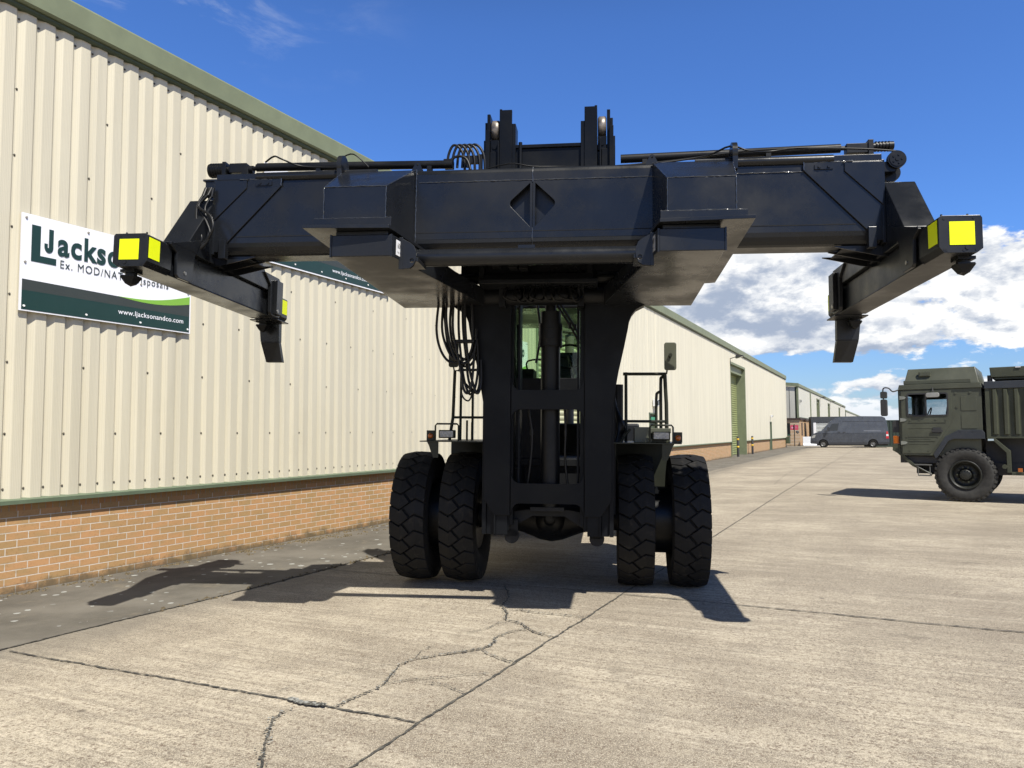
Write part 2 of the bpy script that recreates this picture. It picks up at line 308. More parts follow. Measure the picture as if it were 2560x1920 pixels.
# ------------------------------------------------------------------ mesh helpers
class MB:
    def __init__(s): s.v = []; s.f = []; s.mi = []; s.cur = 0; s.smooth = []
    def add(s, vs, fs, smooth=False):
        o = len(s.v); s.v += [tuple(v) for v in vs]
        for f in fs: s.f.append([i+o for i in f]); s.mi.append(s.cur); s.smooth.append(smooth)
        return s
    def box(s, a, b):
        x0, y0, z0 = (min(a[i], b[i]) for i in range(3)); x1, y1, z1 = (max(a[i], b[i]) for i in range(3))
        return s.hexa([(x0, y0, z0), (x1, y0, z0), (x1, y1, z0), (x0, y1, z0), (x0, y0, z1), (x1, y0, z1), (x1, y1, z1), (x0, y1, z1)])
    def hexa(s, v):
        return s.add(v, [(0, 3, 2, 1), (4, 5, 6, 7), (0, 1, 5, 4), (1, 2, 6, 5), (2, 3, 7, 6), (3, 0, 4, 7)])
    def prism(s, poly, axis, a, b):
        def P(p, t):
            return (t, p[0], p[1]) if axis == 'x' else (p[0], t, p[1]) if axis == 'y' else (p[0], p[1], t)
        n = len(poly)
        vs = [P(p, a) for p in poly]+[P(p, b) for p in poly]
        fs = [list(range(n))[::-1], list(range(n, 2*n))]+[(i, (i+1) % n, n+(i+1) % n, n+i) for i in range(n)]
        return s.add(vs, fs)
    def plate(s, loops, axis, a, b):
        def P(p, t):
            return (t, p[0], p[1]) if axis == 'x' else (p[0], t, p[1]) if axis == 'y' else (p[0], p[1], t)
        bm = bmesh.new(); ed = []; base = []
        for lp in loops:
            vs = [bm.verts.new((p[0], p[1], 0)) for p in lp]
            for i in range(len(vs)): ed.append(bm.edges.new((vs[i], vs[(i+1) % len(vs)])))
        bmesh.ops.triangle_fill(bm, edges=ed, use_beauty=True)
        bm.verts.index_update(); bm.verts.ensure_lookup_table()
        pts = [(v.co.x, v.co.y) for v in bm.verts]; tris = [[v.index for v in f.verts] for f in bm.faces]; bm.free()
        n = len(pts); vs = [P(p, a) for p in pts]+[P(p, b) for p in pts]
        fs = [t[::-1] for t in tris]+[[i+n for i in t] for t in tris]; k = 0
        for lp in loops:
            L = len(lp)
            for i in range(L): fs.append((k+i, k+(i+1) % L, n+k+(i+1) % L, n+k+i))
            k += L
        return s.add(vs, fs)
    def ring(s, c, ax, r, n=16, ph=0.0):
        ax = Vector(ax).normalized(); t = Vector((0, 0, 1)) if abs(ax.z) < .9 else Vector((1, 0, 0))
        u = ax.cross(t).normalized(); v = ax.cross(u)
        return [Vector(c)+r*(math.cos(2*math.pi*i/n+ph)*u+math.sin(2*math.pi*i/n+ph)*v) for i in range(n)]
    def cyl(s, p0, p1, r0, r1=None, n=20, caps=True):
        r1 = r0 if r1 is None else r1; p0 = Vector(p0); p1 = Vector(p1); ax = p1-p0
        a = s.ring(p0, ax, r0, n); b = s.ring(p1, ax, max(r1, 1e-4), n)
        s.add(a+b, [(i, (i+1) % n, n+(i+1) % n, n+i) for i in range(n)], True)
        if caps: s.add(a, [list(range(n))[::-1]]); s.add(b, [list(range(n))])
        return s
    def tube(s, pts, r, n=8, sub=0):
        pts = [Vector(p) for p in pts]
        if sub: pts = catmull(pts, sub)
        rings = []; prev = None
        for i, p in enumerate(pts):
            t = (pts[min(i+1, len(pts)-1)]-pts[max(i-1, 0)]).normalized()
            if prev is None:
                ref = Vector((0, 0, 1)) if abs(t.z) < .9 else Vector((1, 0, 0)); u = t.cross(ref).normalized()
            else: u = (prev-prev.dot(t)*t).normalized()
            prev = u; v = t.cross(u); rr = r[i] if isinstance(r, (list, tuple)) else r
            rings.append([p+rr*(math.cos(2*math.pi*k/n)*u+math.sin(2*math.pi*k/n)*v) for k in range(n)])
        vs = [q for rg in rings for q in rg]; fs = []
        for i in range(len(rings)-1):
            for k in range(n): fs.append((i*n+k, i*n+(k+1) % n, (i+1)*n+(k+1) % n, (i+1)*n+k))
        s.add(vs, fs, True); s.add(rings[0], [list(range(n))[::-1]]); s.add(rings[-1], [list(range(n))])
        return s
    def lathe(s, prof, c, axis='x', n=40, smooth=True):
        # prof: (t along axis, radius)
        vs = []
        for t, r in prof:
            for k in range(n):
                a = 2*math.pi*k/n; ca, sa = r*math.cos(a), r*math.sin(a)
                vs.append((c[0]+t, c[1]+ca, c[2]+sa) if axis == 'x' else (c[0]+ca, c[1]+t, c[2]+sa) if axis == 'y' else (c[0]+ca, c[1]+sa, c[2]+t))
        fs = []
        for i in range(len(prof)-1):
            for k in range(n): fs.append((i*n+k, i*n+(k+1) % n, (i+1)*n+(k+1) % n, (i+1)*n+k))
        return s.add(vs, fs, smooth)
    def warp(s, fn): s.v = [fn(v) for v in s.v]; return s
    def build(s, name, mats, parent=None, M=None, bevel=0.0, label=None, recalc=True):
        me = bpy.data.meshes.new(name)
        vs = [tuple(M @ Vector(v)) for v in s.v] if M is not None else s.v
        me.from_pydata(vs, [], s.f)
        if not isinstance(mats, (list, tuple)): mats = [mats]
        for mt in mats: me.materials.append(mt)
        me.polygons.foreach_set('material_index', s.mi); me.polygons.foreach_set('use_smooth', s.smooth)
        if recalc:
            bm = bmesh.new(); bm.from_mesh(me); bmesh.ops.recalc_face_normals(bm, faces=bm.faces); bm.to_mesh(me); bm.free()
        me.update()
        o = bpy.data.objects.new(name, me); COL.objects.link(o)
        if parent: o.parent = parent
        if bevel:
            bv = o.modifiers.new('bevel', 'BEVEL'); bv.width = bevel; bv.segments = 2; bv.limit_method = 'ANGLE'; bv.angle_limit = R(35)
            bv.harden_normals = False
        if label: o['label'] = label
        return o
def catmull(p, sub):
    out = []
    for i in range(len(p)-1):
        p0 = p[max(i-1, 0)]; p1 = p[i]; p2 = p[i+1]; p3 = p[min(i+2, len(p)-1)]
        for k in range(sub):
            t = k/sub
            out.append(.5*((2*p1)+(-p0+p2)*t+(2*p0-5*p1+4*p2-p3)*t*t+(-p0+3*p1-3*p2+p3)*t**3))
    return out+[p[-1]]
def empty(name, loc, rz=0.0):
    o = bpy.data.objects.new(name, None); COL.objects.link(o); o.location = loc; o.rotation_euler = (0, 0, rz)
    o.empty_display_size = .3; return o
def tag(o, label=None, cat=None, group=None, kind=None):
    if label: o['label'] = label
    if cat: o['category'] = cat
    if group: o['group'] = group
    if kind: o['kind'] = kind
    return o
def copy_tree(o, parent=None):
    c = o.copy(); COL.objects.link(c)
    if parent is not None: c.parent = parent
    for ch in list(o.children): copy_tree(ch, c)
    return c
def rrect(x0, z0, x1, z1, r, n=4):
    pts = []
    for cx, cz, a0 in ((x1-r, z0+r, -90), (x1-r, z1-r, 0), (x0+r, z1-r, 90), (x0+r, z0+r, 180)):
        for k in range(n+1):
            a = R(a0+90*k/n); pts.append((cx+r*math.cos(a), cz+r*math.sin(a)))
    return pts
def arc(cx, cz, r, a0, a1, n=6):
    return [(cx+r*math.cos(R(a0+(a1-a0)*k/n)), cz+r*math.sin(R(a0+(a1-a0)*k/n))) for k in range(n+1)]
def text_mesh(txt, bold=0.0, spacing=1.0):
    cu = bpy.data.curves.new('lettering', 'FONT'); cu.body = txt; cu.offset = bold; cu.size = 1.0; cu.space_character = spacing; cu.resolution_u = 4
    ob = bpy.data.objects.new('lettering_tmp', cu); COL.objects.link(ob)
    dg = bpy.context.evaluated_depsgraph_get(); dg.update()
    me = bpy.data.meshes.new_from_object(ob.evaluated_get(dg)); bpy.data.objects.remove(ob); bpy.data.curves.remove(cu)
    return me
def lettering(txt, x0, x1, z0, z1, y, mat, parent, bold=0.0, spacing=1.0, basis=None, name='lettering', ref=None):
    """text fitted in a box: x0..x1 wide; cap height z0..z1; lies in the local xz plane facing -y"""
    me = text_mesh(txt, bold, spacing)
    rf = text_mesh(ref or 'H', bold); top = max(v.co.y for v in rf.vertices); bpy.data.meshes.remove(rf)
    xs = [v.co.x for v in me.vertices]; mn, mx = min(xs), max(xs)
    for v in me.vertices:
        p = Vector((x0+(v.co.x-mn)/(mx-mn)*(x1-x0), y, z0+v.co.y/top*(z1-z0)))
        v.co = basis @ p if basis is not None else p
    me.materials.append(mat); o = bpy.data.objects.new(name, me); COL.objects.link(o); o.parent = parent
    return o

# ================================================================== GROUND
DIR = Vector((.4321, .9018, 0)); NRM = Vector((.9018, -.4321, 0))      # along the long wall, out of it
def wp(t, n, z=0.0): p = DIR*t+NRM*n; return (p.x, p.y, z)
g = MB(); g.add([(-900, -300, 0), (1400, -300, 0), (1400, 2600, 0), (-900, 2600, 0)], [(0, 1, 2, 3)])
tag(g.build('ground', CONC), 'sunlit beige concrete yard of large worn slabs', kind='structure')
g = MB(); L = 60
edge = [-8.6]*2
vs = []; fs = []
N = 240; rs = random.Random(3)
for i in range(N+1):
    t = -12+i*(94/N); e = -5.97+.02*math.sin(t*1.3)+rs.uniform(-.008, .008)+(.0 if t < 20 else -.3*min(1, (t-20)/10))
    vs += [wp(t, -9.2, .004), wp(t, e, .004)]
    if i: k = 2*i; fs.append((k-2, k, k+1, k-1))
g.add(vs, fs); tag(g.build('asphalt_margin', ASPH), 'dark old asphalt margin with pale lichen spots along the wall', kind='structure')
def ribbon(mb, pts, wdt, z, seed, jag=.5, step=.04):
    rr = random.Random(seed); P = []
    for i in range(len(pts)-1):
        a = Vector((*pts[i], 0)); b2 = Vector((*pts[i+1], 0)); dist = (b2-a).length
        st = max(step, dist/400); n = max(1, int(dist/st))
        for k in range(n): P.append(a.lerp(b2, k/n))
    P.append(Vector((*pts[-1], 0))); vs = []; fs = []
    j = 0.0
    for i, p in enumerate(P):
        t = (P[min(i+1, len(P)-1)]-P[max(i-1, 0)]).normalized(); nn = Vector((-t.y, t.x, 0))
        j = .8*j+rr.uniform(-1, 1)*wdt*jag*.35; w1 = wdt*.5*rr.uniform(1-jag, 1+jag); w2 = wdt*.5*rr.uniform(1-jag, 1+jag)
        if i in (0, len(P)-1): w1 = w2 = wdt*.1
        a = p+nn*(j+w1); b2 = p+nn*(j-w2); vs += [(a.x, a.y, z), (b2.x, b2.y, z)]
        if i: k = 2*i; fs.append((k-2, k-1, k+1, k))
    mb.add(vs, fs)
JN = [
(.014, [(-1.9, 1.3), (-1.038, 3.232), (-0.779, 3.795), (-0.107, 5.210), (1.076, 7.684), (3.023, 11.749), (6.972, 20.017), (11.613, 29.614), (24.917, 57.053), (42, 92)]),
(.014, [(-3.75, 5.82), (-3.222, 5.575), (-2.509, 5.257), (-1.766, 4.920), (-1.115, 4.624), (-0.525, 4.355)]),
(.013, [(1.076, 7.684), (2.086, 7.170), (2.786, 6.811), (3.410, 6.471), (4.016, 6.163), (5.213, 5.556), (9.5, 3.5)]),
(.012, [(-2.6, 9.35), (-0.239, 8.257), (0.433, 7.995), (1.076, 7.684)]),
(.018, [wp(t, -5.97+.02*math.sin(t*1.3))[:2] for t in [x*.6 for x in range(-8, 60)]]),
(.009, [(4.333, 17.129), (5.634, 16.6)]), (.009, [(3.542, 13.946), (3.992, 13.75)]),
(.010, [(6.404, 20.263), (7.2, 19.9)]), (.012, [(10.167, 25.982), (11.727, 25.4)]),
(.012, [(7.6, 21.4), (12, 19.3), (20, 15.4)]), (.012, [(14, 34.3), (22, 30.5)]), (.012, [(4.9, 15.7), (9.5, 13.5), (16, 10.4)]),
(.012, [(20.5, 47.9), (34, 41.4)])]
JC = [
(.024, [(-0.085, 8.119), (-0.037, 7.558), (-0.103, 7.247), (-0.088, 7.072), (-0.058, 6.905), (-0.059, 6.654), (0.015, 6.592), (0.063, 6.542), (0.109, 6.398), (0.164, 6.261), (0.219, 6.194), (0.296, 6.127)]),
(.018, [(-0.036, 7.059), (0.068, 7.011), (0.246, 6.897), (0.408, 6.839), (0.613, 6.729)]),
(.012, [(0.108, 6.375), (0.014, 6.287), (-0.067, 6.222), (-0.139, 6.095), (-0.153, 5.972), (-0.182, 5.854), (-0.244, 5.778), (-0.378, 5.707), (-0.529, 5.637)]),
(.012, [(-0.233, 5.778), (-0.187, 5.666), (-0.112, 5.558), (-0.040, 5.471), (0.021, 5.486)]),
(.006, [(-0.058, 6.619), (-0.130, 6.547), (-0.199, 6.406), (-0.324, 6.295), (-0.378, 6.229)]),
(.007, [(-0.129, 5.872), (-0.031, 5.889), (0.100, 5.926), (0.245, 5.983)]),
(.012, [(-0.140, 6.013), (-0.163, 5.885), (-0.238, 5.794), (-0.499, 5.652), (-0.701, 5.532), (-0.789, 5.410), (-0.809, 5.184), (-0.830, 4.989), (-0.909, 4.827), (-0.997, 4.706), (-1.043, 4.606)]),
(.007, [(-0.701, 5.532), (-0.677, 5.744), (-0.591, 5.907)]),
(.010, [(-0.830, 4.989), (-0.688, 5.077), (-0.483, 5.130), (-0.305, 5.184), (-0.168, 5.196)]),
(.010, [(-0.546, 5.015), (-0.440, 4.982), (-0.375, 4.902), (-0.298, 4.816)]),
(.020, [(-1.300, 4.558), (-1.349, 4.416), (-1.336, 4.330), (-1.312, 4.216), (-1.278, 4.035), (-1.248, 3.922), (-1.214, 3.800), (-1.197, 3.6), (-1.22, 3.2)]),
(.006, [(-1.478, 4.829), (-1.417, 4.965), (-1.261, 5.098), (-1.116, 5.263), (-0.982, 5.377), (-0.790, 5.421)]),
(.006, [(-0.114, 6.587), (-0.223, 6.361), (-0.366, 6.235)]),
(.02, [(12.251, 34.429), (11.880, 32.306), (10.268, 28.875), (8.549, 24.897), (7.688, 22.800)]),
(.012, [(7.1, 22.5), (7.7, 23.1), (8.6, 22.9), (9.4, 23.6)]), (.012, [(9.2, 27.2), (10.2, 27.6), (11.0, 27.1)])]
g = MB()
for i, (wd, pts) in enumerate(JN): ribbon(g, pts, wd*(1.45 if wd == .013 else 1.1), .0085, 100+i, .75, .03)
tag(g.build('ground_joint', JOINT), 'dark straight joints between the concrete slabs', kind='structure')
g = MB(); rr = random.Random(21)
for i, (wd, pts) in enumerate(JC): ribbon(g, pts, wd*.5, .0125, 200+i, .95, .016 if i < 13 else .08)
for i, (wd, pts) in enumerate(JC[:13]):
    for k in range(len(pts)-1):
        a, b2 = Vector((*pts[k], 0)), Vector((*pts[k+1], 0)); n = int((b2-a).length/.010*(1.0 if wd >= .01 else .25))
        for _ in range(n):
            p = a.lerp(b2, rr.random())+Vector((rr.gauss(0, wd*.8), rr.gauss(0, wd*.8), 0)); q_ = rr.uniform(.003, .011)*(1 if wd > .01 else .6)
            g.cur = 1 if rr.random() < .45 else 0; an = rr.uniform(0, 6.28); zz = rr.uniform(.0135, .017)
            g.add([(p.x+q_*rr.uniform(.5, 1.3)*math.cos(an+j*1.26), p.y+q_*rr.uniform(.5, 1.3)*math.sin(an+j*1.26), zz) for j in range(5)], [(0, 1, 2, 3, 4)])
for _ in range(420):
    u, v_ = rr.random(), rr.gauss(0, .3); x = -1.35+.24*u; y = 4.76-.20*u*.6+.035*(v_)-.05*(1-abs(u-.45)); q_ = rr.uniform(.004, .016)
    g.cur = 1 if (u < .55 and rr.random() < .75) or rr.random() < .3 else 0; an = rr.uniform(0, 6.28); zz = rr.uniform(.0135, .018)
    g.add([(x+q_*rr.uniform(.5, 1.3)*math.cos(an+j*1.26), y+q_*rr.uniform(.5, 1.3)*math.sin(an+j*1.26), zz) for j in range(5)], [(0, 1, 2, 3, 4)])
tag(g.build('ground_crack', [JOINT, JGREY]), 'jagged cracks and a broken edge in the concrete', kind='structure')
# moss and grit at the foot of the wall
g = MB(); rr = random.Random(11)
def tuft(cx, cy, s, n):
    for _ in range(n):
        a = rr.uniform(0, 6.28); r0 = s*abs(rr.gauss(0, .5)); x, y = cx+r0*math.cos(a), cy+r0*math.sin(a); q = rr.uniform(.006, .022)
        h = rr.uniform(.006, .03); k = [(x+q*rr.uniform(.6, 1.2)*math.cos(j*1.57+a), y+q*rr.uniform(.6, 1.2)*math.sin(j*1.57+a), .004) for j in range(4)]
        g.add(k+[(x, y, h)], [(0, 1, 4), (1, 2, 4), (2, 3, 4), (3, 0, 4)])
for _ in range(240):
    t = rr.uniform(4, 17); tuft(*wp(t, -7.93+abs(rr.gauss(0, .05)))[:2], .05, 5)
for (t, n, s, c) in ((9.35, -7.75, .32, 150), (8.2, -7.7, .2, 60), (9.9, -7.6, .22, 60), (5.9, -7.7, .2, 40), (10.6, -7.55, .15, 40)):
    for _ in range(6): x, y, _z = wp(t+rr.uniform(-.5, .5), n+rr.uniform(-.08, .08)); tuft(x, y, s*.4, c//6)
for _ in range(140):
    t = rr.uniform(5, 15); tuft(*wp(t, -5.97+rr.gauss(0, .03))[:2], .03, 3)
tag(g.build('moss', MOSS), 'dry brown moss and grit at the foot of the brick wall', 'moss', kind='stuff')

# ================================================================== WAREHOUSES
WROT = math.atan2(.9018, .4321)
def wall_root(name, n0, org=None, rot=WROT):
    return empty(name, org if org is not None else wp(0, n0), rot)
def clad_wall(mb, t0, t1, z0, z1, pitch=.208, dep=.034, y0=0.0, holes=()):
    """ribbed sheet along local x at y=y0, ribs standing out towards -y"""
    def seg(a, b, za, zb):
        if zb-za < .01 or b-a < .02: return
        n = int(math.ceil((b-a)/pitch)); vs = []; fs = []; prof = []
        for i in range(n):
            x = a+i*pitch
            for dx, dy in ((0, 0), (.008, 0), (.062, -dep), (.172, -dep), (.203, 0)):
                if x+dx <= b+1e-6: prof.append((x+dx, y0+dy))
        prof.append((b, y0))
        for x, y in prof: vs += [(x, y, za), (x, y, zb)]
        for i in range(len(prof)-1): k = 2*i; fs.append((k, k+2, k+3, k+1))
        mb.add(vs, fs)
    hs = sorted(holes); x = t0
    for (a, b, za, zb) in hs:
        seg(x, a, z0, z1)
        seg(a, b, zb, z1)
        if za > z0: seg(a, b, z0, za)
        x = b
    seg(x, t1, z0, z1)
def warehouse(name, root, t0, t1, zeave, depth, clad, doors=(), pdoors=(), plz=.90, fas=.30, pitch=.208, endcap=True, slope=.10, backz=None, dl=None, screws=True, brk=True, dmat=None):
    dep = .034
    holes = [(a, b, 0, h) for a, b, h in doors]+[(a, b, 0, h) for a, b, h in pdoors]
    cl = MB(); clad_wall(cl, t0, t1, plz+.055, zeave-fas+.03, pitch, dep, 0, [(a, b, plz, h) for a, b, _, h in holes])
    cl.build('cladding', clad, root, recalc=False)
    # plinth
    bk = MB(); sc = MB(); fl = MB(); x = t0
    for (a, b, za, h) in sorted(holes)+[(t1, t1, 0, 0)]:
        if a > x:
            bk.box((x, .03, -.05), (a, .25, plz-.07)); sc.box((x, .03, plz-.07), (a, .25, plz+.02))
            fl.prism([(.06, plz+.005), (-.078, plz+.005), (-.082, plz+.045), (-.045, plz+.058), (.06, plz+.075)], 'x', x, a)
        x = b
    bk.build('brick_plinth', BRICK, root); sc.build('soldier_course', BRICKV, root); fl.build('flashing', FLASH, root)
    # eaves fascia and a dark strip standing in for the shaded gap below it
    f = MB(); zf = zeave-fas
    f.prism([(.1, zf), (-.10, zf), (-.125, zf+.02), (-.125, zeave-.03), (-.10, zeave), (.1, zeave+.01)], 'x', t0-.02, t1+.02)
    f.build('fascia', GREENT, root)
    f = MB(); f.prism([(.12, zf-.05), (-.06, zf-.05), (-.075, zf-.03), (-.075, zf-.004), (.12, zf-.004)], 'x', t0, t1); f.build('eaves_gap', GREEND, root)
    # roof and hidden walls
    rf = MB(); mid = depth/2; zr = zeave+mid*slope
    rf.prism([(-.05, zeave+.012), (mid, zr), (depth, zeave), (depth, zeave-.1), (mid, zr-.1), (-.05, zeave-.1)], 'x', t0, t1); rf.build('roof', ROOF, root)
    for tt, sgn in ((t0, -1), (t1, 1)):
        e = MB(); e.prism([(.02, 0), (depth, 0), (depth, zeave-.11), (mid, zr-.11), (.02, zeave-.11)], 'x', tt, tt-sgn*.15)
        e.build('end_wall', clad, root)
    bw = MB(); bw.box((t0, depth-.15, 0), (t1, depth, zeave-.1)); bw.build('rear_wall', clad, root)
    if endcap:
        c = MB(); c.box((t0-.05, -.055, plz+.06), (t0+.12, .3, zeave-fas-.01)); c.build('corner_trim', GREEND if not endcap == 'cream' else clad, root); c = MB(); c.box((t1-.16, -.055, plz+.06), (t1+.055, .3, zeave-fas-.01)); c.build('corner_trim', GREEND if not endcap == 'cream' else clad, root)
    for a, b, h in doors:
        dr = MB(); yy = .55; dz = .15; n = int(h/dz)
        for i in range(n):
            z = i*dz; dr.prism([(yy+.02, z), (yy, z+.01), (yy-.025, z+dz*.4), (yy-.025, z+dz*.65), (yy, z+dz*.95), (yy+.02, z+dz*.95)], 'x', a+.06, b-.06)
        dro = dr.build('roller_door', dmat or DOORG, root)
        fr = MB(); fr.box((a-.02, -.05, 0), (a+.09, yy+.05, h)); fr.box((b-.09, -.05, 0), (b+.12, yy+.05, h)); fr.box((a-.02, -.05, h), (b+.12, yy+.05, h+.14))
        fr.box((a+.09, .15, h-.45), (b-.09, yy, h)); fr.build('door_frame', GREENT, dro)
    for a, b, h in pdoors:
        dr = MB(); dr.box((a+.06, .06, .0), (b-.06, .10, h-.06)); dro = dr.build('side_door', GREEND, root)
        fr = MB(); fr.box((a, -.04, 0), (a+.06, .12, h)); fr.box((b-.06, -.04, 0), (b, .12, h)); fr.box((a, -.04, h-.06), (b, .12, h)); fr.build('door_frame', FLASH, dro)
        hd = MB(); hd.box((b-.2, .03, 1.0), (b-.1, .06, 1.1)); hd.build('handle', CHROME, dro)
    if screws:
        s = MB(); rr = random.Random(5); n = int((t1-t0)/pitch)
        for i in range(n):
            x = t0+i*pitch+.009
            rows = [plz+.16, zeave-fas-.14]
            if i % 3 == 0: rows += [1.62, 3.05]
            if i % 4 == 1: rows += [2.35, 4.5]
            if i % 5 == 2: rows += [3.75, 5.2]
            for z in rows:
                if z < plz+.1: continue
                s.cyl((x, 0, z), (x, -.006, z), .013, .013, 8); s.cyl((x, -.006, z), (x, -.014, z), .009, .006, 8)
        so = s.build('screw', simple('screw_cap', (.10, .09, .07), .5) if 'screw_cap' not in MATS else MATS['screw_cap'], root); so['kind'] = 'stuff'
    return root

w1 = wall_root('warehouse', -8.0)
warehouse('near', w1, -7.06, 24.14, 6.39, 22, CLAD, doors=[(18.1, 22.6, 5.4)], screws=True, dmat=DOORP)
tag(w1, 'long near warehouse with cream ribbed cladding, green fascia and brick plinth on the left', 'warehouse')
w2 = wall_root('warehouse', -8.45)
warehouse('far', w2, 24.6, 80.2, 7.05, 24, CLAD2, doors=[(49.2, 54.9, 5.85)], pdoors=[(30.35, 31.55, 2.38), (67.6, 68.8, 2.4)], screws=False, fas=.36, endcap='cream')
tag(w2, 'second warehouse with tall green roller door, behind the handler on the right', 'warehouse')
v = MB(); v.box((79.4, -.35, .38), (80.3, -.02, 1.02)); v.build('vent_box', GREEND, w2)
# third warehouse
o3 = Vector((31.0, 83.5, 0)); d3 = Vector((.4446, .8957, 0)); n3 = Vector((.8957, -.4446, 0)); r3 = math.atan2(d3.y, d3.x)
w3 = empty('warehouse', o3, r3)
warehouse('third', w3, 0.5, 90, 6.8, 26, CLAD3, doors=[(22.6, 27.2, 5.85), (42.2, 46.3, 5.85), (68.3, 72.2, 5.85)], screws=False, fas=.35, plz=.9, dmat=GREEND)
tag(w3, 'third pale warehouse with a ribbed gable end and a row of tall dark doors', 'warehouse')
gb = MB(); n = 14
for i in range(20):
    y = .30+i*.62; gb.box((.40, y, .0), (.5, y+.53, 6.35+(y*.10)))
gb.build('gable_rib', CLAD3, w3)
f = MB(); f.prism([(-.1, 6.45), (-.1, 6.8), (13, 8.1), (26, 6.8), (26, 6.45), (13, 7.75)], 'x', .2, .34); f.build('verge', GREENT, w3)
f = MB(); f.box((.30, -.08, 0), (.56, .12, 6.4)); f.build('corner_trim', GREENT, w3); f = MB(); f.box((13.6, -.1, 0), (14.5, -.02, 6.4)); f.build('wall_trim', GREENT, w3)
f = MB(); f.box((.6, -.07, 3.05), (20.5, -.02, 3.12)); f.build('cladding_seam', FLASH, w3)
# floodlights over the doors
def floodlight(org, rz, tilt, label):
    r = empty('floodlight', org, rz)
    b1 = MB(); b1.box((-.03, -.02, -.45), (.03, .0, .02)); b1.cyl((0, -.02, 0), (0, -.42, .12), .022, n=10); b1.build('arm', BLACKT, r)
    b2 = MB(); b2.hexa([(-.22, -.78, .10), (.22, -.78, .10), (.22, -.34, .0), (-.22, -.34, .0), (-.22, -.80, .17), (.22, -.80, .17), (.22, -.38, .22), (-.22, -.38, .22)]); b2.build('lamp_head', BLACKT, r, bevel=.01)
    b3 = MB(); b3.hexa([(-.19, -.76, .088), (.19, -.76, .088), (.19, -.37, -.002), (-.19, -.37, -.002), (-.19, -.76, .096), (.19, -.76, .096), (.19, -.37, .006), (-.19, -.37, .006)]); b3.build('lens', GLASSD, r)
    tag(r, label, 'floodlight', 'floodlights over the roller doors'); return r
floodlight(wp(49.2, -8.40, 6.15), WROT, 0, 'black floodlight over the green roller door of the second warehouse')
for i, (t, lb) in enumerate(((28.1, 'small black floodlight beside the first dark door of the third warehouse'), (47.2, 'small black floodlight beside the middle dark door of the third warehouse'), (73.2, 'small black floodlight beside the farthest dark door of the third warehouse'))):
    p = o3+d3*t+n3*.05; floodlight((p.x, p.y, 6.2), r3, 0, lb)
def wall_box(t, z, lab, cat, nm, sz=.12, mat=WHITE, org=None):
    r = empty(nm, org or wp(t, -8.39, z), WROT if org is None else r3)
    q = MB(); q.box((-sz, -.16, -sz*.8), (sz, .0, sz*.8)); q.build('housing', mat, r, bevel=.01)
    q = MB(); q.cyl((0, -.16, 0), (0, -.2, 0), sz*.5, n=12); q.build('lens', GLASSD, r); tag(r, lab, cat)
wall_box(31.0, 2.78, 'small pale bulkhead lamp over the side door behind the handler railing', 'wall lamp', 'wall_lamp', .18)
wall_box(68.0, 2.85, 'small pale lamp over the narrow dark side door near the corner', 'wall lamp', 'wall_lamp', .12)
p = o3+d3*1.9+n3*.05
wall_box(0, 0, 'cream alarm box high on the third warehouse near its corner', 'alarm box', 'alarm_box', .2, MATS['lamp_glass'], (p.x, p.y, 4.9))
sg = MB(); sg.box((30.5, -.07, 2.05), (31.4, -.055, 2.2)); 
o = sg.build('door_sign', simple('sign_green', (.03, .25, .13), .5)); o.parent = None
o.location = wp(0, -8.45); o.rotation_euler = (0, 0, WROT); tag(o, 'small green and white safety sign over the side door behind the railing', 'sign')
# far warehouse
o4 = Vector((64.9, 149, 0)); w4 = empty('warehouse', o4+d3*2, r3)
warehouse('fourth', w4, 20, 150, 6.2, 26, CLAD3, screws=False, fas=.35); w4.location = o3+d3*62+n3*1.0
w4.location = o3+d3*78-n3*.3
tag(w4, 'most distant pale warehouse beyond the third one', 'warehouse')
# guard house
gh = empty('gatehouse', (30.6, 82.0, 0), r3)
q = MB(); q.box((0, 0, 0), (1.5, 3.4, 2.78)); q.box((1.5, 0, 0), (12.0, .28, 2.78)); q.build('wall', BRICK, gh)
q = MB(); q.prism([(12.0, 2.78), (12.0, 0), (15.5, 0), (12.3, 2.78)], 'y', 0, .28); q.build('buttress', BRICK, gh)
q = MB(); q.box((-.12, -.12, 2.78), (1.6, 3.5, 2.98)); q.box((1.6, -.12, 2.78), (12.3, .28, 2.98)); q.build('roof', simple('roof_brown', (.045, .028, .024), .6), gh)
q = MB(); q.prism([(12.0, 2.80), (12.5, 2.80), (15.9, 0), (15.4, 0)], 'y', -.05, .285); q.build('sloped_trim', MATS['roof_brown'], gh)
for a_ in (1.7, 4.7): q = MB(); q.box((a_, -.02, 1.1), (a_+1.1, .02, 2.5)); q.build('slot_window', MATS['roof_brown'], gh)
wf = MB(); wf.box((-.03, .95, 1.1), (.02, 1.55, 2.45)); wf = wf.build('window', GLASSD, gh)
q = MB(); q.box((-.05, .92, 1.1), (-.01, 1.6, 1.2)); q.build('sill', simple('sill_green', (.05, .14, .10), .5), wf)
tag(gh, 'small brick gatehouse with dark flat roof and two slot windows', 'gatehouse')
